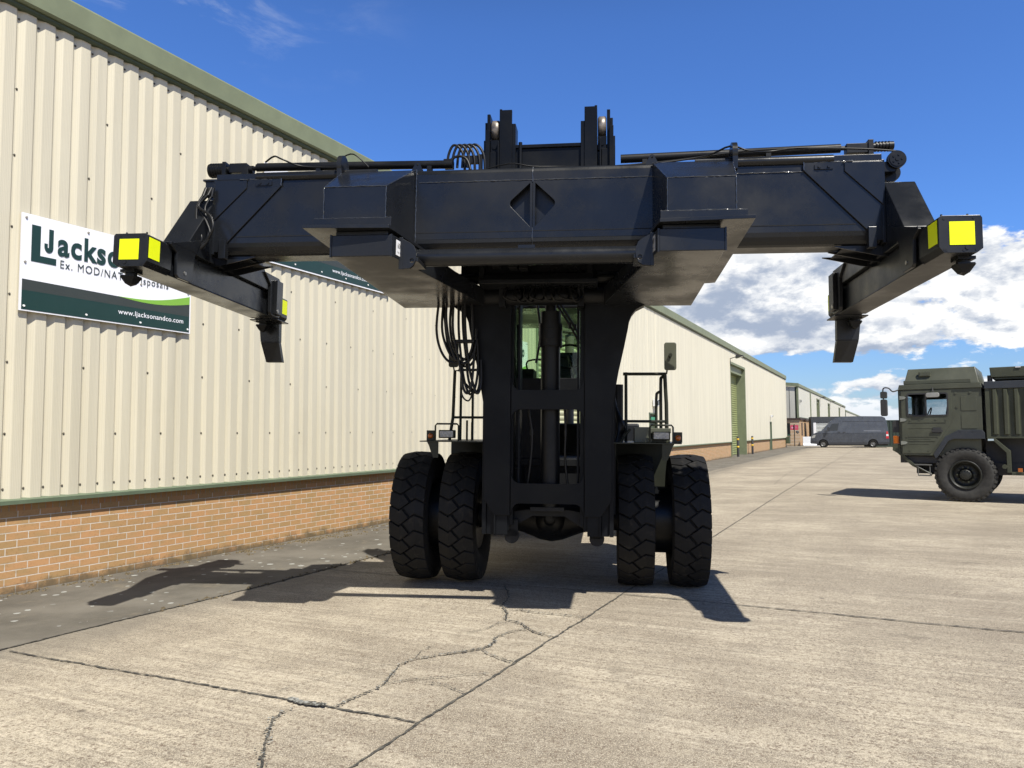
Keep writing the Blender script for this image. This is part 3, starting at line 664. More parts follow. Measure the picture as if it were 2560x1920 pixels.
# grey shutter kiosk behind the van
ks = empty('loading_bay', (33.2, 85.5, 0), R(-14))
q = MB(); q.box((0, 0, 0), (.22, 2.0, 3.15)); q.box((4.6, 0, 0), (4.8, 2.0, 3.15)); q.box((.22, 0, 2.55), (4.6, 2.0, 3.15)); q.build('frame', simple('bay_dark', (.04, .045, .05), .6), ks)
q = MB()
for i in range(17): q.prism([(.10, i*.15), (.06, i*.15+.075), (.10, i*.15+.148), (.2, i*.15+.148), (.2, i*.15)], 'x', .5, 4.6)
q.build('shutter', simple('shutter_grey', (.36, .38, .37), .5), ks)
q = MB(); q.box((.22, .04, 0), (.5, .2, 2.55)); q.build('post', WHITE, ks)
tag(ks, 'dark framed bay with pale grey roller shutter behind the van', 'loading bay')
# white barrier
jb = MB(); jb.prism([(-.3, 0), (.3, 0), (.3, .12), (.16, .3), (.12, .98), (-.12, .98), (-.16, .3), (-.3, .12)], 'x', 0, 2.3)
jb = jb.build('barrier', simple('barrier_white', (.72, .74, .76), .6, var=.06), bevel=.015)
jb.location = (30.75, 81.6, 0); jb.rotation_euler = (0, 0, R(-16)); tag(jb, 'white concrete barrier block standing in front of the brick gatehouse', 'barrier')
# signpost
sp = empty('sign_post', (29.55, 80.7, 0), R(-18))
q = MB(); q.cyl((0, 0, 0), (0, 0, 2.3), .045, n=10); q.build('pole', BLACKT, sp)
q = MB(); q.box((-.38, .05, 1.72), (.40, .07, 2.22)); fr = q.build('sign_panel', simple('sign_red', (.50, .045, .10), .5, var=.1), sp)
q = MB(); q.cyl((-.19, .049, 1.95), (-.19, .044, 1.95), .10, n=20); q.box((.06, .044, 1.90), (.30, .049, 1.93)); q.box((.06, .044, 2.0), (.24, .049, 2.03)); q.build('sign_marking', simple('sign_pink', (.62, .32, .42), .5), fr)
q = MB(); q.cyl((.27, -.03, 1.45), (.33, -.10, 1.5), .16, n=18); q.build('lamp', BLACKT, sp)
tag(sp, 'black post carrying a pinkish red sign and a round lamp by the gatehouse', 'sign post')
# bollards
def bollard(x, y, label):
    r = empty('bollard', (x, y, 0))
    prof = [(0, .075), (1.22, .075), (1.26, .05), (1.27, .0)]
    q = MB(); q.lathe(prof, (0, 0, 0), 'z', 16); q.build('post', BLACKT, r)
    for z in (1.09, .62):
        q = MB(); q.lathe([(z-.055, .0755), (z-.055, .078), (z+.055, .078), (z+.055, .0755)], (0, 0, 0), 'z', 16); q.build('band', simple('band_yellow', (.75, .48, .03), .5) if 'band_yellow' not in MATS else MATS['band_yellow'], r)
    tag(r, label, 'bollard', 'bollards at the roller door')
bollard(14.17, 48.44, 'black bollard with yellow bands, left of the pair at the green roller door')
bollard(16.80, 53.97, 'black bollard with yellow bands, right of the pair beyond the green roller door')

# ---------------- company signs
SGRN = simple('sign_dark_green', (.008, .035, .028), .35, var=.03); SGRY = simple('sign_olive_grey', (.035, .042, .036), .35, var=.03)
SLIME = simple('sign_lime', (.20, .42, .045), .35, var=.03); SWHT = simple('sign_white', (.80, .80, .83), .3, var=.02)
SBLT = simple('sign_bolt', (.30, .28, .24), .4); SWBLT = simple('sign_bolt_white', (.8, .8, .78), .4)
SINK = simple('sign_ink', (.02, .035, .034), .4)
def company_sign(t0, z0, W_, H_, lab, url=(1.13, 2.05), band=1.0):
    r = empty('company_sign', wp(t0, -7.94, z0), WROT); k = W_/2.165; kh = H_/1.02
    q = MB(); q.box((0, -.018, 0), (W_, .0, H_)); q.build('board', SWHT, r)
    q = MB(); q.prism([(.02, .015*kh), (W_-.02, .015*kh), (W_-.02, .215*kh*band), (.02, .215*kh*band)], 'y', -.0215, -.0185); q.build('green_band', SGRN, r)
    cur = [(W_*.52+(W_*.48-.02)*i/10, (.32-.035*math.sin(i/10*math.pi)+.05*(i/10)**2)*kh*band) for i in range(11)]
    q = MB(); q.prism([(.02, .2155*kh*band), (W_-.02, .2155*kh*band)]+[(x, z-.0) for x, z in cur[::-1]]+[(.02, .33*kh*band)], 'y', -.0215, -.0185); q.build('grey_band', SGRY, r)
    q = MB(); top = [(x, z+.10*kh*band*((i/10))**.9) for i, (x, z) in enumerate(cur)]
    q.prism([(x, z+.001) for x, z in cur]+top[::-1][:-1], 'y', -.0235, -.0186); q.build('lime_swoosh', SLIME, r)
    y = -.0245
    q = MB(); q.prism([(.105*k, .53*kh), (.375*k, .53*kh), (.375*k, .60*kh), (.20*k, .60*kh), (.20*k, .915*kh), (.105*k, .915*kh)], 'y', -.0225, -.0185)
    q.build('letter_l', SGRN, r)
    jp = [(.290, .905), (.338, .905), (.338, .712)]+[(.290+.048*math.cos(R(t)), .712+.062*math.sin(R(t))) for t in range(-10, -181, -17)]+[(.242, .745), (.276, .745), (.276, .715)]+[(.283+.008*math.cos(R(t)), .712+.012*math.sin(R(t))) for t in (-150, -90, -30)]+[(.290, .72)]
    q = MB(); q.prism([(a_*k, b_*kh) for a_, b_ in jp], 'y', -.0245, -.0185); q.build('letter_j', SGRN, r)
    lettering('ackson', .385*k, 1.30*k, .655*kh, .905*kh, y, SGRN, r, .032, 1.12, ref='k')
    lettering('& Co', 1.40*k, 1.95*k, .655*kh, .905*kh, y, SGRN, r, .03, 1.05)
    lettering('Ex. MOD/NATO Disposals', .42*k, 1.815*k, .515*kh, .60*kh, y, SINK, r, .0, 1.18)
    lettering('www.ljacksonandco.com', url[0], url[1], .118*kh*band, .175*kh*band, -.0235, SWHT, r, .008, 1.06, ref='l')
    q = MB(); q2 = MB()
    nx = max(2, int(W_/.55))
    for i in range(nx+1):
        x = .045+(W_-.09)*i/nx
        for z in (.05*kh, H_/2, H_-.045):
            if z == H_/2 and 0 < i < nx and i % 2: continue
            q = MB(); q.cyl((x, -.018, z), (x, -.030, z), .014, .011, 10); q.build('bolt', SWBLT if z < .2 else SBLT, r)
    tag(r, lab, 'sign', 'company signs on the warehouse wall')
company_sign(4.86, 2.885, 2.165, 1.02, 'white and green company sign nearest the camera, partly behind the left spreader arm')
company_sign(8.30, 4.09, 3.15, 1.45, 'white and green company sign seen below the spreader beam, middle of the wall', url=(1.53, 2.47), band=.72)
company_sign(15.35, 2.80, 2.1, 1.05, 'white and green company sign half hidden behind the hanging hoses, farthest along the wall')
# rainwater-type lamp bracket on the wall behind the handler's left mirror omitted: nothing of it shows

# ================================================================== CONTAINER HANDLER
HYAW = R(-6.956); HTILT = R(-.8)
ROOT = empty('container_handler', (.19545, 6.4551, 0)); ROOT.rotation_mode = 'XYZ'
ROOT.matrix_world = Matrix.Translation((.19545, 6.4551, 0)) @ Matrix.Rotation(HYAW, 4, 'Z') @ Matrix.Rotation(-HTILT, 4, 'Y')
tag(ROOT, 'blue-black container handler with raised lifting spreader and four big front tyres', 'container handler')
SM = Matrix(((.99999502, -.0000796, .0031549, -.0384), (0, .9996818, .0252248, 0), (-.0031559, -.0252247, .9996768, 2.75114), (0, 0, 0, 1)))
def wob(pts, rr, amp=.002):
    out = []
    for i in range(len(pts)-1):
        a, b = Vector(pts[i]), Vector(pts[i+1]); n = max(2, int((b-a).length/.018))
        for k in range(n): out.append(a.lerp(b, k/n)+Vector([rr.uniform(-amp, amp) for _ in range(3)]))
    return out+[Vector(pts[-1])]
def weld(lines, parent, M=SM, r=.0045, name='weld_seam'):
    q = MB(); rr = random.Random(len(lines)*7+int(r*1e5))
    for ln in lines:
        p = wob(ln, rr); q.tube(p, [r*rr.uniform(.6, 1.3) for _ in p], 6)
    return q.build(name, WELD, parent, M)

# ---- main beam (x right, y back, z up from the locking pins)
BX = 2.69
prof = [(-.36, .41), (-.352, .375), (-.335, .345), (-.31, .322), (-.28, .312), (-.09, .312), (-.075, .33), (-.075, .98), (-.09, 1.0), (-.31, 1.0), (-.335, .992), (-.352, .97), (-.36, .94)]
q = MB(); q.prism(prof, 'x', -BX, -1.32); q.prism(prof, 'x', 1.32, BX)
pc = [(y if y > -.2 else y+.075, z) for y, z in prof]
q.prism(pc, 'x', -1.32, 1.32)
beam = q.build('spreader_beam', NAVY, ROOT, SM, bevel=.004)
dm = [(-.012, .86)]+arc(-.13, .69, .045, 125, 235, 5)+[(-.012, .50)]
dm2 = [(.03, .50)]+arc(.145, .69, .045, -55, 55, 5)+[(.03, .86)]
zt, zb = .955, .405
# front skin with the diamond opening, in two halves meeting at the centre seam
q = MB()
q.plate([[(-1.32, zb), (.008, zb), (.008, zt), (-1.32, zt)], dm], 'y', -.362, -.346)
q.plate([[(.010, zb), (1.32, zb), (1.32, zt), (.010, zt)], dm2], 'y', -.362, -.346)
q.prism([(-.362, zb), (-.358, .375), (-.34, .345), (-.315, .322), (-.285, .310), (-.07, .310), (-.07, .326), (-.2, .326), (-.335, .36), (-.346, zb)], 'x', -1.32, 1.32)
q.prism([(-.362, zt), (-.352, .98), (-.335, .996), (-.31, 1.004), (-.07, 1.004), (-.07, .99), (-.30, .99), (-.346, zt)], 'x', -1.32, 1.32)
q.box((.0, -.348, .50), (.022, -.286, .86))
q.build('centre_plate', NAVY, ROOT, SM, bevel=.002)
weld([[(-.93, -.363, .885), (.0, -.363, .885)], [(.0, -.363, .885), (1.0, -.363, .885)], [(.009, -.363, .87), (.009, -.363, .955), (.009, -.34, .998)], [(.009, -.363, .49), (.009, -.363, .40), (.009, -.34, .345)],
      [(-.955, -.365, .34), (-.955, -.365, 1.0)], [(1.0, -.365, .34), (1.0, -.365, 1.0)], [(1.62, -.364, .885), (2.12, -.364, .885)]], beam)
q = MB()   # dark recessed lap lines
q.box((-1.0, -.3635, .459), (1.0, -.3615, .465)); q.box((-2.5, -.3625, .459), (-1.5, -.3595, .466)); q.box((1.5, -.3625, .459), (2.5, -.3595, .466))
q.build('lap_line', TYRED, beam, SM)
# rear beam
q = MB(); q.box((-1.5, -.05, .42), (1.5, .30, .95)); q.box((-1.75, .0, .47), (1.75, .2, .9)); q.build('rear_beam', NAVY, ROOT, SM, bevel=.006)
# end plates
for s in (-1, 1):
    X = lambda a: s*a
    q = MB()
    q.prism([(X(2.70), .955), (X(2.12), .955), (X(2.12), .89), (X(2.60), .39), (X(2.615), .33), (X(2.70), .33)], 'y', -.376, -.3605)
    q.prism([(X(2.70), .945), (X(2.42), .945), (X(2.42), .875), (X(2.70), .60)], 'y', -.388, -.3765)
    q.box((X(2.693), -.38, .31), (X(2.715), .0, .96)); q.box((X(2.12), -.37, .957), (X(2.70), -.05, 1.008))
    q.box((X(2.58), -.40, .27), (X(2.64), -.34, .43))
    q.build('end_plate', NAVY, ROOT, SM, bevel=.003)
    weld([[(X(2.12), -.377, .89), (X(2.12), -.377, .955)], [(X(2.41), -.389, .95), (X(2.48), -.389, .95)], [(X(2.60), -.377, .39), (X(2.61), -.377, .33)], [(X(2.2), -.372, .952), (X(2.4), -.372, .955)]], beam, r=.006)
    q = MB(); q.prism(rrect(min(X(2.2), X(2.34)), .895, max(X(2.2), X(2.34)), .935, .006), 'y', -.385, -.3765)
    for xx in (2.235, 2.305): q.cyl((X(xx), -.385, .915), (X(xx), -.394, .915), .012, n=12)
    q.build('bolt_plate', NAVY, ROOT, SM)
    # gussets under the beam end
    q = MB()
    for yy in (-.30, -.12, .05): q.prism([(X(2.36), .308), (X(2.70), .308), (X(2.78), .27), (X(2.78), .22), (X(2.66), .235), (X(2.36), .302)], 'y', yy, yy+.012)
    q.box((X(2.42), -.28, .292), (X(2.72), .06, .299))
    q.build('gusset', NAVY, ROOT, SM)
    # slope box joining beam and end arm
    q = MB(); x0, x1 = X(2.715), X(2.945)
    q.prism([(-.35, .79), (.30, .79), (.74, .34), (.74, .243), (-.70, .243), (-.72, .33)], 'x', x0, x1)
    q.build('arm_bracket', NAVY, ROOT, SM, bevel=.006)
    # end arm
    arm = MB(); arm.prism([(X(2.755), .012), (X(2.755), .236), (X(2.985), .236), (X(2.985), .012)], 'y', -1.0, 1.0)
    arm.box((X(2.745), -.95, .002), (X(2.99), .98, .0115))
    arm = arm.build('end_arm', NAVY, ROOT, SM, bevel=.006)
    hp = [(X(2.73), .04), (X(2.76), .0), (X(2.96), .0), (X(2.998), .03), (X(2.998), .23), (X(2.985), .247), (X(2.75), .247), (X(2.73), .232)]
    for (ya, yb) in ((-1.25, -.93), (.93, 1.25)):
        q = MB(); q.prism(hp, 'y', ya, yb)
        if ya < 0:
            for (bx, bz) in ((2.765, .225), (2.945, .228), (2.765, .022), (2.88, .018), (2.955, .02), (2.775, .02)): q.cyl((X(bx), -1.2505, bz), (X(bx), -1.2525, bz), .0085, n=10)
            q.cyl((X(2.90), -1.25, .035), (X(2.90), -1.256, .035), .013, n=12)
            for bx in (2.77, 2.93): q.cyl((X(bx), -1.2, .24), (X(bx), -1.2, .268), .007, n=8)
        q.build('end_cap', NAVY, arm, SM, bevel=.004)
    q = MB(); q.box((X(2.795), -1.2535, .052), (X(2.948), -1.2512, .205)); q.build('reflector', YEL, arm, SM)
    q = MB(); q.box((X(2.7265), -1.232, .068), (X(2.7292), -1.095, .222)); q.build('reflector', YEL, arm, SM)
    q = MB(); q.box((X(2.7265), 1.10, .075), (X(2.7292), 1.235, .222)); q.build('reflector', YEL, arm, SM)
    # pin brackets (saddles)
    q = MB(); sp_ = [(-.50, .40), (-.98, .25), (-.99, .238), (-.90, .19), (-.89, .02), (-.86, .0), (-.70, .0), (-.665, .03), (-.64, .22), (-.58, .33)]
    q.plate([sp_, arc(-.775, .055, .016, 0, 324, 9)], 'x', X(2.705), X(2.729)); q.box((X(2.705), -.98, .2475), (X(2.96), -.60, .26))
    q.build('pin_bracket', NAVY, arm, SM, bevel=.004)
    q = MB(); sp2 = [(.62, .40), (.95, .40), (.98, .36), (1.0, .03), (.97, .0), (.80, .0), (.775, .03), (.76, .30)]
    q.plate([sp2, arc(.86, .05, .016, 0, 324, 9)], 'x', X(2.695), X(2.729)); q.box((X(2.66), .83, .02), (X(2.696), .97, .36)); q.box((X(2.72), .60, .2475), (X(2.96), .95, .40))
    q.build('pin_bracket', NAVY, arm, SM, bevel=.004)
    q = MB(); q.cyl((X(2.735), -.775, .055), (X(2.70), -.775, .055), .0155, n=12); q.cyl((X(2.735), .86, .05), (X(2.655), .86, .05), .02, n=12); q.build('pin', CHROME, arm, SM)
    # locking pins
    for yy in (-1.12, 1.12):
        q = MB(); q.box((X(2.875), yy-.055, -.022), (X(2.985), yy+.055, -.001)); q.cyl((X(2.93), yy, -.02), (X(2.93), yy, -.045), .042, n=16)
        q.hexa([(X(2.905), yy-.03, -.105), (X(2.955), yy-.03, -.105), (X(2.955), yy+.03, -.105), (X(2.905), yy+.03, -.105), (X(2.872), yy-.052, -.052), (X(2.988), yy-.052, -.052), (X(2.988), yy+.052, -.052), (X(2.872), yy+.052, -.052)])
        q.box((X(2.877), yy-.05, -.053), (X(2.983), yy+.05, -.042))
        q.add([(X(2.905), yy-.03, -.104), (X(2.955), yy-.03, -.104), (X(2.955), yy+.03, -.104), (X(2.905), yy+.03, -.104), (X(2.93), yy, -.122)], [(0, 1, 4), (1, 2, 4), (2, 3, 4), (3, 0, 4)])
        q.build('twist_lock', SOOT, arm, SM)
    # hanging guide flap at the rear
    q = MB()
    def flap(z0, y0, xa, xb, z1, y1, xc, xd, th=.03):
        q.hexa([(X(xa), y0, z0), (X(xb), y0, z0), (X(xb), y0+th, z0), (X(xa), y0+th, z0), (X(xc), y1, z1), (X(xd), y1, z1), (X(xd), y1+th, z1), (X(xc), y1+th, z1)])
    flap(-.205, 1.225, 2.80, 3.0, .01, 1.215, 2.80, 3.02, .07); flap(-.41, 1.30, 2.79, 2.965, -.207, 1.227, 2.80, 3.0, .06)
    q.box((X(2.72), 1.0, -.012), (X(3.02), 1.27, .0))
    q.build('guide_flap', NAVY, arm, SM, bevel=.003)
    # bracket box on the beam
    q = MB(); a, b_, ao, bo = X(1.035), X(1.515), X(.965), X(1.585)
    zf = .66
    q.add([(a, -.95, .335), (b_, -.95, .335), (b_, -.95, zf), (a, -.95, zf), (ao, -.366, .335), (bo, -.366, .335), (bo, -.366, .995), (ao, -.366, .995)],
          [(0, 1, 2, 3), (3, 2, 6, 7), (0, 3, 7, 4), (1, 5, 6, 2), (0, 4, 5, 1), (4, 7, 6, 5)])
    q.build('bracket_box', NAVY, ROOT, SM, bevel=.005)
    weld([[(a, -.951, .34), (a, -.951, zf), (ao, -.368, .995)], [(a, -.951, zf), (b_, -.951, zf)], [(b_, -.951, .34), (b_, -.951, zf), (bo, -.368, .995)], [(X(.985), -.965, .412), (X(1.58), -.965, .412)]], beam, r=.0035)
    q = MB(); q.box((X(.985), -.968, .334), (X(1.59), -.953, .41)); q.build('angle_strip', NAVY, ROOT, SM, bevel=.002)
    q = MB(); q.prism([(X(1.62), -1.09), (X(1.625), .95), (X(1.30), 1.05), (X(.74), .75), (X(.955), -.955), (X(.975), -1.05)], 'z', .306, .332)
    q.build('base_plate', NAVY, ROOT, SM, bevel=.002)
    # long fork arm
    q = MB(); q.prism([(X(1.425), -1.0), (X(.975), -1.0), (X(.955), -.96), (X(.58), .92), (X(.62), 1.06), (X(1.415), 1.06)], 'z', .11, .272)
    q.box((X(1.0), -.985, .273), (X(1.40), .95, .305)); fk = q.build('fork_arm', NAVY, ROOT, SM, bevel=.005)
    q = MB(); q.box((X(.962), -1.003, .105), (X(.975), -.985, .275)); q.build('edge_strip', NAVY, fk, SM); q = MB(); q.box((X(1.425), -1.002, .107), (X(1.438), -.98, .276)); q.build('edge_strip', NAVY, fk, SM)
    # lug for the cross tube
    q = MB(); lp = [(X(.932), .272), (X(.915), .272)]+[(X(.812-.06*math.cos(R(t))+.06), .145+.10*math.sin(R(t))) for t in (80, 50, 20, 0, -20, -50, -80)]+[(X(.925), .04)]
    q.plate([lp, [(X(.845)+.017*math.cos(R(t)), .105+.017*math.sin(R(t))) for t in range(0, 360, 36)]], 'y', -.87, -.845)
    q.box((X(.918), -.875, .04), (X(.945), -.835, .285)); q.box((X(.80), -.86, .10), (X(.90), -.60, .13)); q.build('tube_lug', NAVY, ROOT, SM, bevel=.002)
    # rating plate on the slanted side of the arm
    p0 = Vector((X(.966), -.985, 0)); p1 = Vector((X(.905), -.68, 0)); dd = (p1-p0).normalized(); nn = Vector((-dd.y*s, dd.x*s, 0))
    if nn.x*s > 0: nn = -nn
    p0 = Vector((X(.9545), -.955, 0)); dd = Vector((X(.58)-X(.955), 1.88, 0)).normalized(); nn = Vector((-s*dd.y, s*dd.x, 0)); nn = nn if nn.x*s < 0 else -nn
    B = Matrix(((dd.x*(-s), nn.x*-1, 0, p0.x+dd.x*(.02 if s > 0 else .02)+nn.x*.002), (dd.y*(-s), nn.y*-1, 0, p0.y+dd.y*.02+nn.y*.002), (0, 0, 1, .128), (0, 0, 0, 1)))
    # local +x runs left to right as read from outside
    wdt = .11
    if s < 0: B = Matrix(((dd.x, -nn.x, 0, p0.x+dd.x*.02+nn.x*.002), (dd.y, -nn.y, 0, p0.y+dd.y*.02+nn.y*.002), (0, 0, 1, .135), (0, 0, 0, 1)))
    else: B = Matrix(((-dd.x, -nn.x, 0, p0.x+dd.x*(.02+wdt)+nn.x*.002), (-dd.y, -nn.y, 0, p0.y+dd.y*(.02+wdt)+nn.y*.002), (0, 0, 1, .135), (0, 0, 0, 1)))
    q = MB(); q.box((0, -.001, 0), (wdt, .0015, .115)); rp = q.build('rating_plate', WHITE if s < 0 else simple('plate_grey', (.33, .33, .33), .5), ROOT, SM @ B)
    lettering('6000', .02, .095, .055, .095, -.002, BLACKT, rp, .0, basis=SM @ B)
    lettering('kg  max', .02, .09, .02, .035, -.002, BLACKT, rp, .0, basis=SM @ B)
    # small lifting lug and flange disc on top
    q = MB(); lg = [(X(.965)-.055, 1.0), (X(.965)+.055, 1.0)]+[(X(.965)+.024*math.cos(R(t)), 1.062+.024*math.sin(R(t))) for t in range(0, 181, 30)]
    q.plate([lg, [(X(.965)+.009*math.cos(R(t)), 1.06+.009*math.sin(R(t))) for t in range(0, 360, 45)]], 'y', -.31, -.295); q.build('lifting_lug', NAVY, ROOT, SM)
    q = MB()
    q.add([], [])
    q.cyl((X(1.575), -.35, 1.04), (X(1.615), -.35, 1.04), .098, n=28); q.box((X(1.575), -.44, .90), (X(1.615), -.26, 1.04)); q.build('flange', NAVY, ROOT, SM, bevel=.003)
    q = MB(); q.cyl((X(1.61), -.35, .98), (X(2.345), -.35, .98), .038, n=20); q.cyl((X(1.30), -.33, 1.005), (X(1.585), -.33, 1.005), .022, n=14); q.box((X(2.12), -.37, .93), (X(2.345), -.33, .97)); q.build('side_cylinder', NAVY, ROOT, SM)
    q = MB(); q.cyl((X(.72), -.05, 1.155), (X(2.49), -.05, 1.185), .036, n=16); q.cyl((X(1.5), .07, 1.06), (X(2.4), .07, 1.06), .03, n=14)
    q.box((X(.9), -.08, 1.0), (X(.94), -.02, 1.15)); q.box((X(1.9), -.08, 1.0), (X(1.94), -.02, 1.17)); q.build('push_rod', SOOT, ROOT, SM)
# left end fittings
q = MB(); q.cyl((-2.94, -.05, 1.165), (-2.80, -.05, 1.165), .060, n=18)
for i in range(5): q.cyl((-2.925+i*.024, -.05, 1.165), (-2.915+i*.024, -.05, 1.165), .066, n=18)
q.box((-2.80, -.11, 1.06), (-2.765, .01, 1.225)); q.cyl((-2.765, -.05, 1.165), (-2.53, -.05, 1.165), .035, n=14); q.box((-2.74, -.09, 1.13), (-2.58, -.01, 1.215)); q.box((-2.62, -.1, 1.02), (-2.56, 0, 1.16)); q.cyl((-2.55, -.05, 1.175), (-2.47, -.05, 1.175), .02, n=10)
q.cyl((-2.5, -.05, 1.18), (-2.35, -.05, 1.18), .034, n=14); q.prism([(-2.80, 1.0), (-2.52, 1.0), (-2.6, 1.08), (-2.76, 1.08)], 'y', -.12, 0)
q.build('hose_coupling', SOOT, ROOT, SM, bevel=.003)
q = MB(); q.prism([(-2.83, .972), (-2.675, .972), (-2.675, .80)]+[(-2.745+.075*math.cos(R(t)), .87+.075*math.sin(R(t))) for t in (-30, -60, -90, -120, -150, -180)]+[(-2.82, .955)], 'y', -.33, -.30)
q.box((-2.84, -.34, .965), (-2.67, -.2, .98)); q.cyl((-2.75, -.335, .88), (-2.75, -.37, .88), .03, n=14); q.build('pulley_bracket', NAVY, ROOT, SM)
# right end pulley
q = MB()
q.cyl((2.86, -.24, 1.012), (2.86, -.20, 1.012), .070, n=28); q.cyl((2.86, -.245, 1.012), (2.86, -.24, 1.012), .058, n=28); q.cyl((2.86, -.25, 1.012), (2.86, -.245, 1.012), .016, n=12)
for k in range(5): a = R(72*k); q.cyl((2.86+.034*math.cos(a), -.25, 1.012+.034*math.sin(a)), (2.86+.034*math.cos(a), -.245, 1.012+.034*math.sin(a)), .008, n=8)
q.cyl((2.845, -.14, .94), (2.845, -.10, .94), .075, n=24); q.box((2.69, -.22, .92), (2.85, -.10, 1.0)); q.box((2.70, -.2, .985), (2.9, -.14, 1.0))
q.build('end_pulley', SOOT, ROOT, SM)
q = MB(); q.box((2.53, -.09, 1.13), (2.72, -.01, 1.21)); q.cyl((2.72, -.05, 1.185), (2.90, -.05, 1.195), .035, n=14)
for i in range(5): q.cyl((2.76+i*.025, -.05, 1.19), (2.77+i*.025, -.05, 1.19), .042, n=16)
q.box((2.695, -.1, 1.05), (2.735, 0, 1.235)); q.box((2.56, -.1, 1.0), (2.72, 0, 1.08)); q.box((2.38, -.10, 1.0), (2.7, -.0, 1.02)); q.cyl((2.4, -.05, 1.185), (2.55, -.05, 1.185), .018, n=10); q.build('hose_coupling', SOOT, ROOT, SM, bevel=.003)
for pts, r_ in (([(2.86, -.22, 1.083), (2.6, -.22, 1.11), (2.2, -.2, 1.135), (1.75, -.18, 1.14), (1.2, -.16, 1.09), (.8, -.16, 1.06), (.2, -.2, 1.02)], .008),
    ([(2.86, -.20, .942), (2.7, -.2, .945)], .008), ([(1.0, -.22, 1.04), (1.4, -.2, 1.1), (1.58, -.3, 1.135), (1.72, -.33, 1.08), (1.9, -.2, 1.12), (2.1, -.2, 1.14), (2.35, -.2, 1.14)], .008),
    ([(-2.35, -.2, 1.17), (-2.25, -.25, 1.2), (-2.15, -.3, 1.15), (-2.0, -.2, 1.12), (-1.6, -.2, 1.10)], .008), ([(-1.62, -.3, 1.15), (-1.5, -.36, 1.15), (-1.38, -.33, 1.05)], .006),
    ([(-.5, -.25, 1.0), (-.2, -.3, 1.05), (.0, -.3, 1.02), (.25, -.25, 1.03), (.5, -.3, 1.0)], .006)):
    q = MB(); q.tube(pts, r_, 6, 4); q.build('control_cable', HOSE, ROOT, SM)
# hose bundle at the left end
for i, (ox, bow, dn) in enumerate(((0, .0, 0), (-.03, .035, .02), (-.062, -.01, .05), (-.015, .06, -.03))):
    q = MB()
    q.tube([(-2.705+ox, -.43-.012*i, .80), (-2.735+ox-bow*.4, -.47-.012*i, .69), (-2.70+ox+bow, -.50-.01*i, .57-dn), (-2.665+ox*.6+bow, -.52-.01*i, .46-dn), (-2.69+ox*.8+bow*.5, -.54, .36-dn), (-2.76+ox*.5, -.56, .29-dn*.5), (-2.84+ox*.3, -.55, .28)], .0105, 8, 6)
    q.cyl((-2.705+ox, -.43-.012*i, .79), (-2.70+ox, -.42, .87), .015, n=8); q.build('hose', HOSE, ROOT, SM)
# centre cross tube
q = MB(); q.cyl((-.87, -.62, .186), (.87, -.62, .186), .066, n=28); q.box((-.07, -.65, .245), (.06, -.59, .27)); q.build('cross_tube', NAVY, ROOT, SM)
# carriage bits behind the beam
q = MB(); q.cyl((-1.0, .85, .35), (-.52, .85, .35), .052, n=18); q.cyl((.52, .85, .35), (1.0, .85, .35), .052, n=18); q.cyl((-.85, 1.0, .20), (.85, 1.0, .20), .085, n=24)
for xx in (-.40, .36): q.box((xx-.03, .88, .08), (xx+.03, 1.12, .31))
q.build('carriage_shaft', SOOT, ROOT, SM)
q = MB(); q.box((-.60, .70, .31), (-.55, 1.0, .85)); q.box((.42, .70, .31), (.47, 1.0, .85)); q.box((-.60, .66, .26), (.52, .98, .30)); q.prism([(.66, .30), (.70, .36), (.72, .36), (.68, .30)], 'x', -.56, .48)
q.box((-.9, .3, .50), (.9, .8, .62)); q.box((-.80, .84, .34), (.93, .88, .96)); q.box((-.9, .26, .62), (-.8, .9, .95)); q.box((.8, .26, .62), (.9, .9, .95)); q.build('carriage_frame', NAVY, ROOT, SM, bevel=.004)
q = MB()
for i in range(8):
    x0 = -.34+i*.085; dz = random.uniform(.0, .05)
    q.tube([(x0, .80, .26), (x0+random.uniform(-.04, .04), .76, .16), (x0+.06, .78, .10+dz), (x0+.12+random.uniform(-.03, .05), .84, .16), (x0+.1, .9, .27)], .011, 6, 5)
q.build('hose', HOSE, ROOT, SM)
q = MB()
for (x, z) in ((-.46, .50), (-.30, .48), (-.2, .47)): q.box((x, .55, z-.1), (x+.08, .66, z)); q.cyl((x+.09, .6, z-.05), (x+.16, .6, z-.04), .015, n=10)
q.build('valve_block', SOOT, ROOT, SM, bevel=.005)
# looped hoses over the beam, left of the mast
q = MB()
for i in range(5):
    x0 = -.80+i*.045; q.tube([(x0, .1, 1.18), (x0+.01, .1, 1.30), (x0+.05, .1, 1.385), (x0+.11, .1, 1.36), (x0+.15, .1, 1.27), (x0+.16, .1, 1.12)], .012, 8, 5)
q.tube([(-.79, .06, 1.22), (-.70, .06, 1.27), (-.62, .06, 1.24), (-.58, .05, 1.14)], .012, 8, 5)
q.build('hose', HOSE, ROOT, SM)
q = MB(); q.box((-.66, .1, 1.22), (-.5, .14, 1.29)); q.box((-.82, .03, 1.17), (-.74, .12, 1.24)); q.box((-.52, .1, 1.05), (-.49, .16, 1.3)); q.build('hose_clamp', SOOT, ROOT, SM, bevel=.003)

